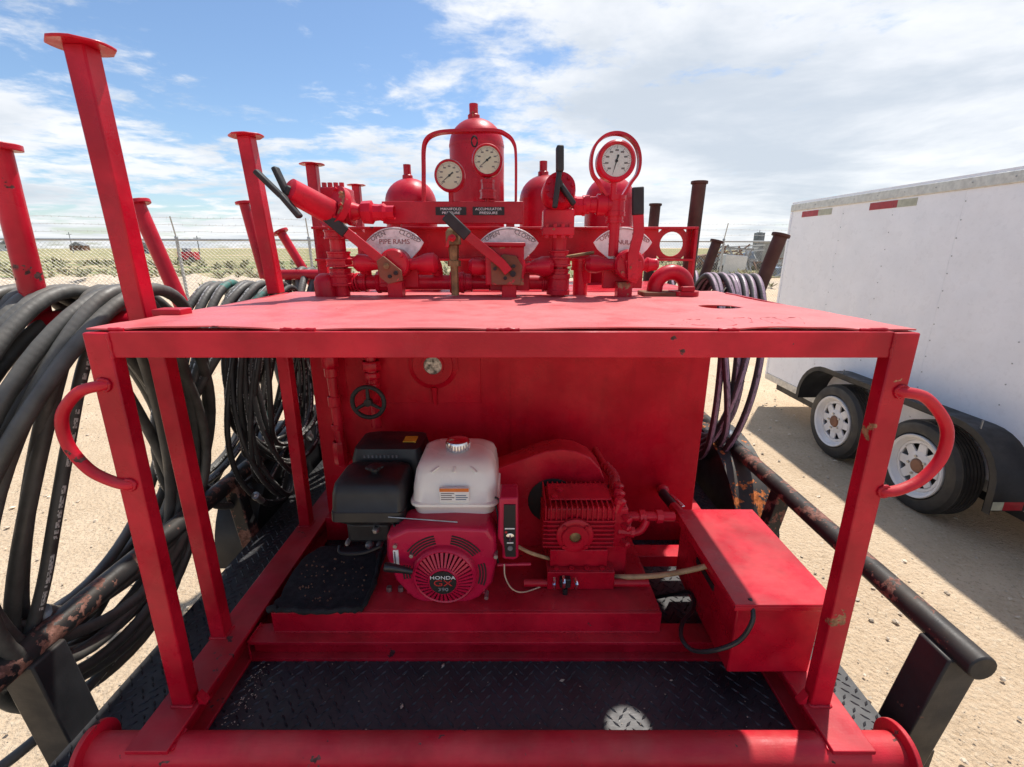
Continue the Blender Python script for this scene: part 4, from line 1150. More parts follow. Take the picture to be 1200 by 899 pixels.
# pump head on the right
h0 = x1
MB().box((h0-.004, 1.315, z0+.0), (h0+.045, 1.45, z1-.008)).build('pump_head', M['red'], PU, bevel=.008)
for k in range(3):
    for j, zz_ in ((0, z1-.004), (1, z0+.055)):
        y = 1.325+.05*k
        g = MB()
        if j == 0: g.lathe([(-.02, .016), (.012, .016), (.014, .019), (.024, .019), (.028, .012), (.028, 0)], (h0+.012+.008*k, y, zz_), (.35, 0, 1), 8)
        else: g.lathe([(-.02, .015), (.02, .015), (.022, .018), (.034, .018), (.036, 0)], (h0+.035, y, zz_), (1, 0, -.1), 8)
        g.build('valve_cap', M['red'], PU, bevel=.001)
for zz_ in (z0+.025, z0+.085, z0+.115):
    MB().lathe([(0, .011), (.03, .011), (.034, .006), (.034, 0)], (h0+.03, 1.318, zz_), (.5, -1, 0), 8).build('head_bolt', M['red'], PU)
MB().box((h0-.03, 1.32, .757), (h0+.05, 1.44, z0+.004)).build('head_foot', M['red_scuffed'], PU, bevel=.004)
# discharge line: tee, elbow and nipples towards the box
d0 = W(735, 608, Y=1.37)
g = MB(); g.cyl((h0+.04, 1.385, d0.z), (W(790, 606, Y=1.385).x, 1.385, d0.z), .016, n=14); g.build('discharge_pipe', M['red'], PU)
for px in (752, 772): MB().lathe([(-.012, .018), (-.010, .023), (.010, .023), (.012, .018)], (W(px, 608, Y=1.385).x, 1.385, d0.z), (1, 0, 0), 8).build('pipe_nut', M['red'], PU)
MB().tube(fillet([(h0+.04, 1.35, z0+.03), (h0+.10, 1.35, z0+.035), (h0+.12, 1.36, d0.z), ], .03, 5), .013, 10).build('bypass_pipe', M['red'], PU)
# spiral hose to the tank
pts = []
A_, B_ = W(708, 545, Y=1.62), W(718, 572, Y=1.47)
for k in range(70):
    f = k/69; p = A_.lerp(B_, f)+V((.02*math.sin(PI*f), 0, 0)); a = 2*PI*7*f
    pts.append(p+V((.017*math.cos(a), .008*math.sin(a), .017*math.sin(a)*.6)))
MB().tube(pts, .0055, 6).tube(catmull([A_+V((-.02, .1, .02)), A_, (A_+B_)/2+V((.02, 0, 0)), B_, B_+V((.0, -.02, -.04))], 6), .014, 10).build('spiral_guard_hose', M['red_scuffed'], PU)
# pump mount channel
pm = thing('pump_mount', 'red folded steel mounting bracket under the plunger pump', 'bracket', (.22, 1.33, .755))
mx0, mx1 = W(641, 690, Y=1.268).x, W(719, 690, Y=1.268).x
MB().box((mx0, 1.266, .7555), (mx1, 1.274, .822)).box((mx0, 1.274, .814), (mx1, 1.47, .822)).box((mx0, 1.46, .7555), (mx1, 1.47, .814)).build('bracket_plate', M['red'], pm, bevel=.002)
MB().box((mx0+.01, 1.295, .822), (mx1-.02, 1.45, z0+.004)).build('riser_block', M['red'], pm, bevel=.002)
for k in range(4): MB().lathe([(0, .008), (.007, .008), (.007, 0)], (mx0+.03+k*.05, 1.283, .822), (0, 0, 1), 6).build('mount_bolt', M['red_scuffed'], pm)
g = MB(); q = W(662, 680, Y=1.26)
g.box((q.x-.018, 1.245, q.z-.02), (q.x+.018, 1.267, q.z+.014)); g.build('clamp_block', M['black'], pm, bevel=.004)
for dx, dz, s in ((-.034, .004, -1), (-.006, .010, 0), (.030, .004, 1)):
    MB().tube(catmull([q+V((dx, -.010, dz+.012)), q+V((dx+.004*s, -.030, dz+.004)), q+V((dx+.002*s, -.024, dz-.016))], 4), .0055, 8).build('clamp_screw', M['chrome'], pm)
MB().cyl(q+V((0, -.012, -.02)), q+V((0, -.012, -.042)), .009, n=8).build('clamp_stud', M['black'], pm)
MB().cyl((W(614, 687, Y=1.27).x, 1.275, .775), (mx0, 1.275, .775), .0125, n=12).build('mount_rod', M['red'], pm)
MB().cyl((mx1, 1.275, .775), (W(760, 687, Y=1.27).x, 1.275, .775), .0125, n=12).build('mount_rod', M['red'], pm)
# tan hose from pump to box
MB().tube(catmull([W(719, 676, Y=1.30), W(745, 676, Y=1.27), W(775, 674, Y=1.24), W(805, 669, Y=1.20), W(829, 663, Y=1.17)], 6), .0085, 10).build('tan_hose', M['tan_hose'], label='tan hose running from the pump bracket to the red box', cat='hose')
# silver ball valve on the tank
bv = thing('ball_valve', 'small ball valve with silver lever on the tank side of the pump', 'valve', W(785, 585, Y=1.6))
b0, b1, b2_ = W(775, 573, Y=1.77), W(781, 584, Y=1.56), W(797, 603, Y=1.44)
MB().tube([W(775, 573, Y=1.79), W(777, 575, Y=1.62)], .017, 12).sphere(W(777, 575, Y=1.62), .024, 12).build('elbow', M['red'], bv)
MB().tube([b1+V((-.005, .03, .005)), b1.lerp(b2_, .6)], .018, 12).build('valve_body', M['black'], bv)
MB().bar(W(786, 579, Y=1.50), W(801, 594, Y=1.42), .012, .006).build('lever', M['chrome'], bv, bevel=.002)
MB().tube([b1.lerp(b2_, .55), b2_], .020, 8).build('union_nut', M['red'], bv)

# ================================================================ BATTERY BOX
BX0, BX1, BY0, BY1, BB0, BB1 = .590, .800, .998, 1.415, .7105, .945
BX1 = .812
bt = thing('battery_box', 'red steel battery box with a folded sloping lid', 'box', (.7, 1.2, BB0))
g = MB(); g.prism([(BX0, BY0, BB0), (BX1, BY0, BB0), (BX1+.004, BY0, BB1), (BX0, BY0, BB1)], (0, BY1-BY0, 0)); g.build('box_body', M['red'], bt, bevel=.004)
g = MB(); o = .018
g.box((BX0-o, BY0-o, BB1), (BX1+o+.012, BY1+o, BB1+.006)); g.box((BX0-o, BY0-o, BB1-.014), (BX1+o+.012, BY0-o+.004, BB1)).box((BX1+o+.008, BY0-o, BB1-.014), (BX1+o+.012, BY1+o, BB1)).prism([(BX0-o, BY0-o, BB1-.012), (BX0-o, BY1+o, BB1-.03), (BX0-o, BY1+o, BB1), (BX0-o, BY0-o, BB1)], (.004, 0, 0))
g.build('box_lid', M['red'], bt, bevel=.003)
sA, sB = W(817, 640, X=BX0-.002), W(834, 690, X=BX0-.002)
MB().box((BX0-.0025, 1.13, .865), (BX0+.004, 1.26, .885)).build('cable_slot', M['ink'], bt)
MB().tube(catmull([W(882, 712, Y=BY0-.015)+V((0, .02, .01)), W(882, 713, Y=BY0-.014), W(881, 730, Y=BY0-.03), W(866, 751, Y=BY0-.03), W(838, 762, Y=BY0-.02), W(812, 762, Y=BY0+.02), W(799, 748, Y=1.06), W(800, 730, Y=1.12), W(813, 712, Y=1.2), W(808, 694, Y=1.27), W(786, 697, Y=1.33), W(760, 702, Y=1.40)], 6), .0062, 8).build('black_cable', M['black'], label='black electric cable looping out of the red battery box', cat='cable')

# ================================================================ ACCUMULATOR BOTTLES
def bottle(px, top, left, right, Y, stem, label, mk='red'):
    c = W(px, top, Y=Y); R = (W(right, top+60, Y=Y).x-W(left, top+60, Y=Y).x)/2
    th = thing('accumulator_bottle', label, 'accumulator', (c.x, Y, .75), 'accumulator bottles behind the gauge panel')
    prof = [(0, 0), (0, R*.7), (.06, R)]
    zt = c.z-.75; hd = R*.92
    prof += [(zt-hd, R)]+[(zt-hd+hd*math.sin(PI/2*k/9), R*math.cos(PI/2*k/9)) for k in range(1, 9)]+[(zt, .012), (zt, 0)]
    MB().lathe(prof, (c.x, Y, .75), (0, 0, 1), 44).build('shell', M['red'], th, ang=50)
    s = W(px, stem, Y=Y)
    MB().lathe([(-.02, .026), (.012, .026), (.018, .019), (s.z-c.z, .019), (s.z-c.z, .015), (s.z-c.z-.006, .0)], (c.x-.01, Y, c.z), (0, 0, 1), 18).build('stem', M['red_worn'], th)
    MB().lathe([(0, R+.0012), (.010, R+.0012)], (c.x, Y, c.z-hd-.005), (0, 0, 1), 44).build('weld_ring', M['red'], th)
    return th, c, R
_, cb_, Rb = bottle(558, 139, 527, 590, 2.25, 122, 'tall red accumulator bottle behind the twin gauges')
g = MB()
for py in (150, 166):   # two links of old chain-mark lettering on the tall bottle
    q = W(556, py, Y=2.25-Rb*(.55 if py < 160 else .98)); q2 = [q+V((.012*math.cos(2*PI*k/14), 0, .020*math.sin(2*PI*k/14))) for k in range(14)]
    g.tube(q2, .004, 6, closed=True)
g.build('chain_link', M['ink'], _)
bottle(480, 209, 451, 509, 2.55, 193, 'red accumulator bottle with dome and stem beside the left hoop')
bottle(639, 205, 610, 668, 2.45, 189, 'red accumulator bottle behind the right regulator handle')
bottle(716, 206, 687, 743, 2.55, 196, 'red accumulator bottle behind the single white gauge')

# perforated channel behind the valves
ch = thing('support_channel', 'long red steel channel with round holes behind the valves', 'beam', (0, 1.98, 1.6))
YC = 1.97
def plate_holes(mb, x0, x1, z0, z1, y, th, holes, r):
    # rectangular plate with round holes: each hole cell is a square ring
    xs = sorted(holes); cur = x0; h = (z1-z0)/2; zc_ = (z0+z1)/2
    for hx in xs:
        if hx-h > cur: mb.box((cur, y, z0), (hx-h, y+th, z1))
        n = 24; outer_, inner_ = [], []
        for k in range(n):
            a = 2*PI*k/n+PI/n; cc, ss = math.cos(a), math.sin(a); s = h/max(abs(cc), abs(ss))
            outer_.append(V((hx+cc*s, y, zc_+ss*s))); inner_.append(V((hx+cc*r, y, zc_+ss*r)))
        d = V((0, th, 0)); vs = outer_+inner_+[q+d for q in outer_]+[q+d for q in inner_]
        fs = []
        for k in range(n):
            k2 = (k+1) % n
            fs += [(k, k2, n+k2, n+k), (2*n+k, 3*n+k, 3*n+k2, 2*n+k2), (n+k, n+k2, 3*n+k2, 3*n+k), (k, 2*n+k, 2*n+k2, k2)]
        mb.add(vs, fs); cur = hx+h
    if cur < x1: mb.box((cur, y, z0), (x1, y+th, z1))
L0, L1 = W(372, 288, Y=YC), W(812, 288, Y=YC)
zt_, zb_ = W(600, 269, Y=YC).z, W(600, 303, Y=YC).z
g = MB(); plate_holes(g, L0.x, L1.x-.012, zb_, zt_, YC, .008, [W(412, 285, Y=YC).x, W(787, 286, Y=YC).x], .048)
g.build('web', M['red'], ch, ang=30)
MB().box((L0.x, YC-.045, zt_), (L1.x, YC+.008, zt_+.009)).build('flange', M['red'], ch, bevel=.002)
MB().box((L0.x, YC-.045, zb_-.009), (L1.x, YC+.008, zb_)).build('flange', M['red'], ch, bevel=.002)
MB().box((L1.x-.012, YC-.044, zb_-.09), (L1.x, YC-.0005, zt_)).build('end_stiffener', M['red'], ch, bevel=.002)
for px in (378, 448, 510, 600, 660):
    x = W(px, 320, Y=YC).x
    MB().box((x-.016, YC+.009, 1.60), (x+.016, YC+.04, zb_)).build('leg', M['red'], ch, bevel=.002)
# ================================================================ PIPES AND VALVES ON THE TABLE
TB = TT-.010
YV = 1.62
def fitting(mb, p, d, r, L, n=8, lip=1.07):
    """threaded union: a collar with raised lips"""
    mb.lathe([(-L/2, r*.9), (-L/2, r*lip), (-L*.28, r*lip), (-L*.26, r), (L*.26, r), (L*.28, r*lip), (L/2, r*lip), (L/2, r*.9)], p, d, n)
mp = thing('manifold_pipe', 'red horizontal manifold pipe with unions along the table back', 'pipe', (W(500, 345, Y=1.70).x, 1.70, TB))
za = W(500, 331, Y=1.70).z
xa, xb = W(378, 331, Y=1.70).x, W(652, 331, Y=1.70).x
MB().cyl((xa, 1.70, za), (xb, 1.70, za), .026, n=20).build('pipe', M['red'], mp)
for px, r, L, n in ((452, .036, .06, 8), (425, .032, .035, 20), (412, .030, .02, 20), (536, .036, .05, 20), (549, .031, .03, 20), (640, .031, .03, 20), (575, .029, .012, 20)):
    g = MB(); fitting(g, (W(px, 331, Y=1.70).x, 1.70, za), (1, 0, 0), r, L, n); g.build('union', M['red'], mp, bevel=.001)
g = MB(); q = W(379, 334, Y=1.64)
g.lathe([(0, .0), (0, .038), (.05, .038), (.068, .03), (.078, .016), (.08, 0)], (q.x, 1.66, TB), (0, 0, 1), 24); g.build('end_plug', M['red'], mp)
g = MB(); fitting(g, (W(395, 333, Y=1.67).x, 1.68, za-.004), (1, .1, 0), .024, .05, 16); g.build('nipple', M['red'], mp)
g = MB(); q0 = W(404, 330, Y=1.68)
for k in range(5): g.lathe([(-.004, .030), (-.002, .034), (.002, .034), (.004, .030)], (q0.x+k*.011, 1.69, za), (1, 0, .15), 16)
g.build('thread_rings', M['red'], mp)

def drum_valve(px, py, label, box_hood=False, short_right=False):
    c = W(px, py, Y=YV)
    th = thing('selector_valve', label, 'valve', (c.x, YV, TB), 'lever selector valves on the table')
    g = MB(); g.lathe([(0, 0), (0, .046), (.008, .050), (.075, .050), (.083, .044), (.083, 0)], (c.x+.02, YV+.05, c.z+.008), (0, -1, 0), 32)
    bd = g.build('drum', M['red'], th, ang=30)
    for k in range(4):
        a = PI/4+PI/2*k
        p = V((c.x+.02+.037*math.cos(a), YV-.033, c.z+.008+.037*math.sin(a))); MB().cyl(p, p+V((0, -.008, 0)), .0065, n=6).build('drum_bolt', M['red_worn'], bd)
    MB().box((c.x-.055, YV+.045, c.z-.075), (c.x+.085, YV+.062, c.z+.045)).build('back_flange', M['red'], th, bevel=.003)
    MB().box((c.x-.012, YV-.01, TB-.002), (c.x+.038, YV+.04, c.z-.05)).build('foot', M['red_worn'], th, bevel=.003)
    for s, r in ((-1, .030), (1, .034)):
        g = MB(); x0 = c.x+.02+s*.046; k_ = .6 if (short_right and s > 0) else 1.0
        g.lathe([(0, .020), (.020*k_, .020), (.035*k_, r*.75), (.06*k_, r*k_), (.085*k_, r*.98*k_), (.098*k_, r*.6*k_), (.10*k_, 0)], (x0, YV+.01, c.z+.006), (s, 0, .05), 20)
        g.build('side_port', M['red'], th)
        if short_right and s > 0: continue
        g = MB(); g.tube(fillet([(x0+s*.075, YV+.01, c.z+.01), (x0+s*.082, YV+.08, c.z+.005), (x0+s*.082, YV+.09, za)], .04, 5), .019, 12)
        g.build('port_pipe', M['red'], th)
    if box_hood:
        a, b = W(568, 284, Y=1.57), W(614, 335, Y=1.57)
        MB().box((a.x, YV-.035, b.z), (b.x, YV+.04, a.z-.012)).build('hood_box', M['red_worn'], th, bevel=.004)
        MB().box((a.x-.006, YV-.05, a.z-.014), (b.x+.004, YV+.045, a.z)).build('hood_lip', M['red'], th, bevel=.004)
    return th, c
def lever(th, pts, gp, w, wg, Y, mk='red', thk=.010):
    """flat bar through pts (pixels), black grip over gp"""
    P_ = WL(pts, Y); g = MB()
    def ribbon(P_, w):
        L, R = [], []
        for i, p in enumerate(P_):
            d = (P_[min(i+1, len(P_)-1)]-P_[max(i-1, 0)]).normalized(); nn = V((-d.z, 0, d.x))
            L.append(p+nn*w/2); R.append(p-nn*w/2)
        return L+R[::-1]
    g.prism(ribbon(P_, w), (0, thk, 0)); lv = g.build('lever', M[mk], th, bevel=.0015)
    G = [q+V((0, -.004, 0)) for q in WL(gp, Y)]
    g = MB(); g.prism(ribbon(G, wg), (0, thk+.008, 0)); g.build('grip', M['grip'], lv, bevel=.004)
    return lv
def index_plate(th, px, py, w, label_words, mat='alum', Y=YV+.028):
    c = W(px, py, Y=Y)
    Rr = w*.62; half = w/2; pts = []
    zt_ = c.z
    amax = math.asin(half/Rr)
    for k in range(17):
        a = amax*(1-2*k/16); pts.append(V((c.x+Rr*math.sin(a), Y, zt_+Rr*(math.cos(a)-1))))
    e = pts[-1]
    low = [V((c.x-w*.43, Y, e.z-.022)), V((c.x-w*.20, Y, e.z-.058)), V((c.x-w*.12, Y, e.z-.062)), V((c.x-w*.08, Y, e.z-.040)), V((c.x+w*.15, Y, e.z-.040)), V((c.x+w*.17, Y, e.z-.062)), V((c.x+w*.24, Y, e.z-.060)), V((c.x+w*.43, Y, e.z-.022))]
    g = MB(); g.prism(pts+low, (0, .006, 0)); ip = g.build('index_plate', M[mat], th, bevel=.0015)
    for word, dx, dz, sz, rot, ink in label_words:
        text('lettering', word, sz, (c.x+dx*w, Y-.0008, zt_+dz), M[ink], ip, rot=(PI/2, rot, 0), ext=.0008)
    # raised border line
    g = MB(); g.tube([q+V((0, -.0005, -.006)) for q in pts[1:-1]], .0012, 5); g.build('border', M['ink_grey'] if mat == 'alum' else M['ink_red'], ip)
    return ip
v1, c1 = drum_valve(457, 312, 'lever valve marked PIPE RAMS with lever thrown towards OPEN')
index_plate(v1, 461, 266, .200, [('OPEN', -.27, -.030, .021, -.42, 'ink_grey'), ('CLOSED', .27, -.030, .021, .42, 'ink_grey'), ('PIPE RAMS', 0, -.048, .023, 0, 'ink_red')])
lever(v1, [(462, 322), (446, 305), (404, 271), (380, 252)], [(405, 273), (379, 251)], .030, .036, YV-.046)
def arrow_plate(th, pts, Y, mk='rust_plate'):
    g = MB(); g.prism(WL(pts, Y), (0, .010, 0)); p = g.build('arrow_plate', M[mk], th, bevel=.002)
    return p
ap = arrow_plate(v1, [(441, 306), (449, 300), (470, 317), (472, 329), (455, 333), (445, 325)], YV-.060)
for px, py, r in ((453, 312, .010), (464, 320, .007), (457, 324, .006)):
    q = W(px, py, Y=YV-.06); MB().lathe([(0, r), (.008, r), (.008, r*.5), (.010, 0)], (q.x, YV-.058, q.z), (0, -1, 0), 6 if r > .009 else 12).build('plate_bolt', M['brass'] if r > .009 else M['ink'], ap)
v2, c2 = drum_valve(592, 316, 'lever valve with square hood and lever leaning towards OPEN', True)
index_plate(v2, 596, 266, .205, [('OPEN', -.27, -.030, .021, -.42, 'ink_grey'), ('CLOSED', .27, -.030, .021, .42, 'ink_grey')])
lever(v2, [(596, 319), (588, 309), (546, 275), (523, 253)], [(548, 277), (522, 252)], .030, .036, YV-.062)
ap = arrow_plate(v2, [(575, 308), (590, 298), (605, 300), (612, 312), (610, 334), (576, 334)], YV-.049)
for px, py, r in ((591, 314, .010), (601, 321, .010), (602, 312, .006), (592, 326, .006), (580, 315, .006)):
    q = W(px, py, Y=YV-.05); MB().lathe([(0, r), (.007, r), (.007, r*.5), (.009, 0)], (q.x, YV-.048, q.z), (0, -1, 0), 6 if (px, py) == (591, 314) else 12).build('plate_bolt', M['brass'] if px == 591 else M['ink'], ap)
v3, c3 = drum_valve(729, 313, 'lever valve marked ANNULAR with lever standing upright', short_right=True)
index_plate(v3, 731, 266, .200, [('OPEN', -.27, -.030, .021, -.42, 'ink_red'), ('CLOSED', .30, -.034, .018, .42, 'ink_red'), ('ANNULAR', 0, -.050, .021, 0, 'ink_red')], 'plate_white')
lever(v3, [(742, 328), (742, 300), (749, 273), (748, 240), (748, 219)], [(748, 252), (748, 219)], .034, .036, YV-.058)
ap = arrow_plate(v3, [(733, 306), (752, 306), (752, 322), (745, 333), (737, 330)], YV-.0475, 'red')
for px, py, r in ((741, 313, .010), (742, 324, .008)):
    q = W(px, py, Y=YV-.05); MB().lathe([(0, r), (.014, r), (.014, 0)], (q.x, YV-.046, q.z), (0, -1, 0), 14).build('plate_bolt', M['red_worn'], ap)

# brass petcock standing between the first two valves
pc = thing('petcock', 'dull brass petcock standing on the table between the lever valves', 'valve', (W(532, 345, Y=YV).x, YV, TB))
x = W(532, 300, Y=YV-.02).x
zz1, zz2, zz3, zz4 = [W(532, py, Y=YV-.02).z for py in (268, 288, 312, 346)]
MB().lathe([(0, .013), (zz3-zz4, .013), (zz3-zz4, .022), (zz3-zz4+.018, .022), (zz3-zz4+.02, .015), (zz2-zz4, .018), (zz2-zz4+.004, .025), (zz1-zz4-.01, .025), (zz1-zz4, .018), (zz1-zz4+.01, 0)], (x, YV-.02, zz4), (0, 0, 1), 8).build('body', M['brass'], pc)
MB().lathe([(0, .012), (.012, .012), (.014, .006), (.02, 0)], (x, YV-.045, zz1-.03), (0, -1, 0), 8).build('spindle', M['red_worn'], pc)
MB().bar(W(524, 290, Y=YV-.03), W(528, 276, Y=YV-.03), .02, .012).build('tee_lever', M['red_worn'], pc, bevel=.002)

# ================================================================ REGULATOR VALVES WITH CROSSED BLACK HANDLES
rl = thing('regulator_valve', 'red regulator valve with fat cylinder and crossed black handles pointing outward', 'valve', (W(398, 345, Y=1.66).x, 1.66, TB))
p_body = W(398, 238, Y=1.66)
c0, c1_ = W(338, 222, Y=1.50), W(386, 248, Y=1.60)
g = MB(); d = (c1_-c0).normalized(); g.lathe([(0, 0), (0, .030), (.004, .036), ((c1_-c0).length, .040), ((c1_-c0).length, 0)], c0, d, 28); cylo = g.build('cylinder', M['red'], rl)
g = MB(); fl = W(392, 243, Y=1.62); g.lathe([(-.010, 0), (-.010, .070), (.012, .070), (.012, 0)], fl, d, 32); bolts(g, fl-d*.010, -d, .056, 8, .007, .009); g.build('flange', M['red_worn'], rl, ang=30)
a, b = W(377, 220, Y=1.66), W(411, 262, Y=1.66)
MB().box((a.x, 1.635, b.z), (b.x, 1.73, a.z)).build('body', M['red'], rl, bevel=.006)
for k in range(4):
    x = a.x+.014+k*(b.x-a.x-.028)/3
    MB().cyl((x, 1.648, a.z-.002), (x, 1.648, a.z+.014), .008, n=6).build('body_bolt', M['red'], rl)
g = MB(); u = W(418, 248, Y=1.66)
g.lathe([(-.028, .045), (-.012, .048), (-.010, .03), (.012, .022), (.02, .026), (.035, .026)], u, (1, 0, 0), 24); g.build('outlet_flange', M['red'], rl)
g = MB(); g.lathe([(0, .026), (.004, .036), (.036, .038), (.042, .028), (.06, .026), (.075, .030), (.085, .022), (.11, .022)], W(424, 249, Y=1.66), (1, 0, 0), 8); g.build('hex_union', M['red'], rl, ang=30)
x = W(396, 300, Y=1.66).x
zs = [W(396, py, Y=1.66).z for py in (262, 345)]
MB().cyl((x, 1.67, TB-.002), (x, 1.67, zs[0]+.02), .026, n=20).build('riser', M['red'], rl)
for py, r, L, n in ((300, .037, .03, 20), (308, .044, .028, 8), (318, .036, .02, 20), (328, .040, .04, 20), (275, .040, .03, 20)):
    g = MB(); fitting(g, (x, 1.67, W(396, py, Y=1.66).z), (0, 0, 1), r, L, n); g.build('coupling', M['red'], rl, bevel=.001)
def grip_bar(th, a, b, Y0, Y1, w, t_=.016):
    P0, P1 = W(a[0], a[1], Y=Y0), W(b[0], b[1], Y=Y1)
    MB().bar(P0, P1, t_, w, up=(0, 1, 0)).build('handle', M['grip'], th, bevel=.005)
grip_bar(rl, (299, 200), (331, 231), 1.46, 1.47, .026)
grip_bar(rl, (329, 228), (352, 255), 1.47, 1.475, .030)
grip_bar(rl, (322, 196), (336, 226), 1.50, 1.50, .032)
MB().bar(W(333, 222, Y=1.495), W(341, 226, Y=1.505), .03, .03).build('handle_hub', M['grip'], rl, bevel=.006)
rr = thing('regulator_valve', 'red regulator valve with an upright black handle on a bolted bonnet', 'valve', (W(655, 345, Y=1.66).x, 1.66, TB))
q = W(655, 238, Y=1.64)
R_ = []
a, b = W(637, 245, Y=1.62), W(672, 270, Y=1.62)
MB().box((a.x, 1.60, b.z), (b.x, 1.70, a.z)).build('body', M['red'], rr, bevel=.006)
g = MB(); cc = W(655, 222, Y=1.60); g.lathe([(-.01, 0), (-.01, .048), (.015, .052), (.06, .056), (.09, .045), (.09, 0)], cc+V((0, -.03, 0)), (0, 1, -.25), 30); bolts(g, cc+V((0, -.04, 0)), (0, -1, .25), .040, 10, .006, .008, .2); g.build('bonnet', M['red'], rr, ang=30)
MB().box((W(638, 250, Y=1.6).x-.006, 1.585, W(0, 276, Y=1.6).z), (W(671, 250, Y=1.6).x+.006, 1.71, W(0, 266, Y=1.6).z)).build('bolt_plate', M['red_worn'], rr, bevel=.003)
for k in range(4):
    x = W(641+k*9.5, 270, Y=1.585).x; MB().cyl((x, 1.592, W(0, 279, Y=1.585).z), (x, 1.592, W(0, 262, Y=1.585).z), .007, n=6).build('stud', M['red_worn'], rr)
x = W(655, 300, Y=1.66).x
MB().cyl((x, 1.66, TB-.002), (x, 1.66, W(0, 272, Y=1.66).z), .024, n=20).build('riser', M['red'], rr)
for py, r, L, n in ((298, .032, .024, 20), (307, .040, .030, 8), (320, .034, .03, 20), (333, .038, .07, 20)):
    g = MB(); fitting(g, (x, 1.66, W(0, py, Y=1.66).z), (0, 0, 1), r, L, n); g.build('coupling', M['red'], rr, bevel=.001)
grip_bar(rr, (656, 171), (656, 202), 1.53, 1.53, .040, .022)
grip_bar(rr, (656, 198), (650, 244), 1.53, 1.525, .024)
grip_bar(rr, (655, 214), (673, 240), 1.545, 1.54, .028)
MB().cyl(W(655, 216, Y=1.575), W(655, 215, Y=1.52), .012, n=10).build('handle_pin', M['grip'], rr)

# ================================================================ GAUGES
def gauge(px, py, R, Y, label, dial, needle, stem_to, group=None, bezel=.16):
    c = W(px, py, Y=Y)
    th = thing('pressure_gauge', label, 'gauge', (c.x, Y, stem_to), group)
    MB().lathe([(.045, 0), (.045, R*.9), (.03, R), (-.006, R), (-.012, R*(1-bezel*.4)), (-.010, R*(1-bezel)), (-.004, R*(1-bezel)), (-.004, R*.5)], c, (0, 1, 0), 44).build('case', M['red'], th, ang=30)
    fc = MB().lathe([(-.0055, R*(1-bezel*.98)), (-.006, 0)], c, (0, 1, 0), 40).build('dial_face', M[dial], th)
    g = MB(); y = c.y-.0066
    for k in range(41):
        a = math.radians(225-270*k/40); r1 = R*(1-bezel)*.93; r0 = r1*(.82 if k % 5 == 0 else .9); dv = V((math.cos(a), 0, math.sin(a)))
        e = V((-dv.z, 0, dv.x))*R*(.014 if k % 5 == 0 else .007)
        g.add([c+dv*r0-e, c+dv*r1-e, c+dv*r1+e, c+dv*r0+e], [(0, 1, 2, 3)])
        if k % 5 == 0:
            m_ = c+dv*R*(1-bezel)*.66; hw, hh_ = R*.085, R*.04
            g.add([m_+V((-hw, 0, -hh_)), m_+V((hw, 0, -hh_)), m_+V((hw, 0, hh_)), m_+V((-hw, 0, hh_))], [(0, 1, 2, 3)])
    for qv in g.v: qv.y = y
    g.build('dial_marks', M['ink_grey'], fc, fix=False, kind='stuff')
    a = math.radians(needle); dv = V((math.cos(a), 0, math.sin(a))); e = V((-dv.z, 0, dv.x))
    g = MB(); z0 = V((0, -.0085, 0)); g.prism([c+z0+dv*R*.72, c+z0+dv*R*.02+e*R*.03, c+z0-dv*R*.3+e*R*.055, c+z0-dv*R*.3-e*R*.055, c+z0+dv*R*.02-e*R*.03], (0, .0008, 0)); g.lathe([(.0, R*.08), (.002, R*.08), (.002, 0)], c+V((0, -.0065, 0)), (0, -1, 0), 14)
    g.build('needle', M['ink'], fc)
    MB().lathe([(-.0115, R*(1-bezel)), (-.0118, 0)], c, (0, 1, 0), 32).build('glass', M['glass'], th)
    MB().cyl((c.x, Y+.018, stem_to), (c.x, Y+.018, c.z-R*.95), R*.17, n=12).build('stem', M['red'], th)
    return th, c
gt, c = gauge(527, 206, .052, 1.72, 'round cream manifold gauge left of the tall bottle', 'dial', 218, W(527, 238, Y=1.74).z-.01)
g2, c = gauge(571, 188, .052, 1.72, 'round cream accumulator gauge set higher before the tall bottle', 'dial', 218, W(571, 238, Y=1.74).z-.01)
for py, r, L, n in ((219, .023, .045, 8), (228, .027, .03, 8)):
    g = MB(); fitting(g, (c.x, 1.738, W(0, py, Y=1.738).z), (0, 0, 1), r, L, n); g.build('coupling', M['red'], g2)
g3, c = gauge(722, 189, .062, 1.62, 'round white annular gauge inside its own hoop guard', 'dialw', 255, W(722, 235, Y=1.64).z, bezel=.24)
# panel with gauge labels
gp = thing('gauge_stand', 'red gauge panel bar with two small black name plates', 'panel', (W(530, 262, Y=1.75).x, 1.75, 1.8))
a, b = W(447, 236, Y=1.73), W(613, 262, Y=1.73)
MB().box((a.x, 1.73, b.z), (b.x, 1.738, a.z)).box((a.x, 1.738, a.z-.008), (b.x, 1.79, a.z)).box((a.x, 1.738, b.z), (b.x, 1.79, b.z+.008)).build('bar', M['red'], gp, bevel=.002)
for px in (466, 598):
    x = W(px, 280, Y=1.76).x; MB().box((x-.015, 1.745, TB-.002), (x+.015, 1.775, b.z+.01)).build('leg', M['red'], gp, bevel=.002)
for px, l1, l2, wpx in ((528.5, 'MANIFOLD', 'PRESSURE', 33), (572.5, 'ACCUMULATOR', 'PRESSURE', 34)):
    q = W(px, 247.5, Y=1.729); hw = wpx*.00163; hh_ = .0135
    pl = MB().box((q.x-hw, 1.7275, q.z-hh_), (q.x+hw, 1.7305, q.z+hh_)).build('name_plate', M['ink'], gp)
    text('lettering', l1, .0118, (q.x, 1.7270, q.z+.0064), M['white'], pl, sx=1.25 if len(l1) < 10 else 1.05)
    text('lettering', l2, .0118, (q.x, 1.7270, q.z-.0064), M['white'], pl, sx=1.25)
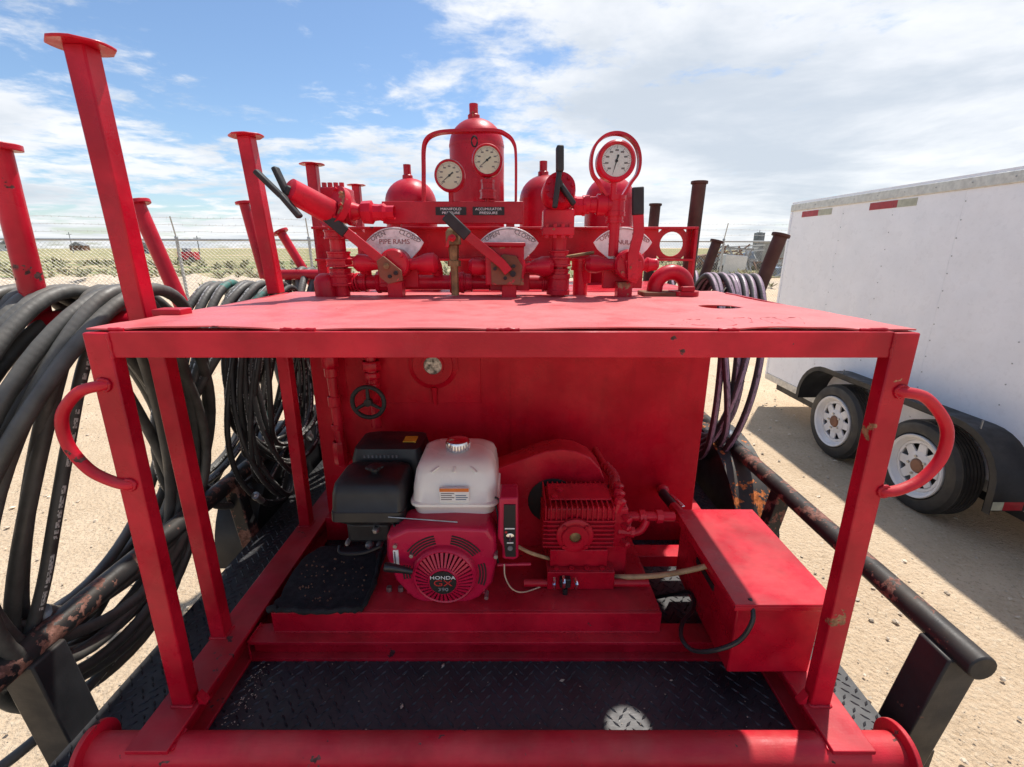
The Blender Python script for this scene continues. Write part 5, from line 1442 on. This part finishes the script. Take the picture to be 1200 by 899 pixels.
# hoop guards
def hoop(label, pts, Y, w, grp='hoop guards over the gauges'):
    g = MB(); g.strip(catmull(WL(pts, Y), 6), (0, w, 0), .009)
    return g.build('hoop_guard', M['red'], label=label, cat='guard', group=grp)
hoop('wide red flat-bar hoop guard over the two cream gauges', [(497, 238), (497, 200), (497, 175), (500, 164), (508, 158), (522, 155), (550, 154), (580, 154), (592, 158), (600, 166), (603, 182), (603, 238)], 1.735, .035)
hoop('narrow red flat-bar hoop guard round the white gauge', [(713, 229), (704, 213), (697, 203), (695, 188), (699, 172), (709, 161), (722, 157), (735, 160), (745, 170), (749, 185), (747, 201), (739, 213), (730, 228)], 1.64, .030)
# tee that carries the white gauge
te = thing('gauge_tee', 'red pipe tee with unions carrying the white gauge', 'pipe fitting', (W(720, 270, Y=1.66).x, 1.66, 1.7))
x = W(721, 240, Y=1.66).x; zc_ = W(721, 240, Y=1.66).z
MB().cyl((x, 1.66, W(0, 300, Y=1.66).z), (x, 1.66, W(0, 232, Y=1.66).z), .021, n=18).build('stem_pipe', M['red'], te)
g = MB(); fitting(g, (x, 1.66, zc_-.004), (0, 0, 1), .032, .065, 18); g.build('tee_body', M['red'], te)
g = MB(); fitting(g, (x, 1.66, W(0, 256, Y=1.66).z), (0, 0, 1), .028, .03, 18); g.build('union', M['red'], te)
g = MB(); g.lathe([(0, .02), (.012, .022), (.014, .030), (.028, .030), (.030, .034), (.062, .034), (.066, .026), (.085, .026), (.088, .03), (.11, .03), (.115, .02), (.14, .02)], (x, 1.66, zc_), (-1, 0, 0), 12); g.build('side_union', M['red'], te)
g = MB(); cq = W(677, 245, Y=1.66); g.cyl((x-.13, 1.66, zc_-.0), (W(668, 242, Y=1.66).x, 1.66, zc_-.008), .02, n=14); fitting(g, (cq.x+.004, 1.66, zc_-.004), (1, 0, 0), .03, .04, 8); g.build('elbow', M['red'], te)
# right-hand pipes behind: short horizontal link and U-bend
MB().cyl(W(659, 302, Y=1.64), W(696, 296, Y=1.64), .0055, n=8).build('link_rod', M['brass'], label='thin tarnished rod joining the right riser to the annular plate', cat='rod')
p3 = thing('riser_pipe', 'red riser pipe standing under the annular valve inlet', 'pipe', (W(681, 345, Y=1.72).x, 1.72, TB))
x = W(680, 330, Y=1.72).x; MB().cyl((x, 1.72, TB-.003), (x, 1.72, W(0, 306, Y=1.72).z), .026, n=18).build('pipe', M['red'], p3)
g = MB(); fitting(g, (x, 1.72, W(0, 310, Y=1.72).z), (0, 0, 1), .033, .04, 18); g.build('elbow', M['red'], p3)
ub = thing('return_bend', 'fat red pipe return bend on a rusty flange at the table corner', 'pipe', (W(785, 345, Y=1.68).x, 1.68, TB))
c_ = W(786, 333, Y=1.68); Ru = .056; zb2 = W(0, 338, Y=1.68).z
pts = [V((c_.x-Ru, 1.68, TB-.002))]+[V((c_.x+Ru*math.cos(PI-PI*k/14), 1.68, zb2+Ru*math.sin(PI-PI*k/14))) for k in range(15)]+[V((c_.x+Ru, 1.68, TB-.002))]
MB().tube(pts, .027, 20).build('bend', M['red'], ub, ang=60)
MB().lathe([(0, .0), (0, .052), (.020, .052), (.020, .0)], (c_.x+Ru-.012, 1.67, TB-.001), (0, 0, 1), 28).build('flange', M['red_worn'], ub, bevel=.003)
MB().box((c_.x-Ru-.05, 1.63, TB-.001), (c_.x+Ru-.05, 1.72, TB+.016)).build('rusty_strap', M['rust_plate'], ub, bevel=.003)
MB().box((c_.x+Ru-.035, 1.62, TB+.019), (c_.x+Ru+.01, 1.65, TB+.036)).build('lug', M['red'], ub, bevel=.003)
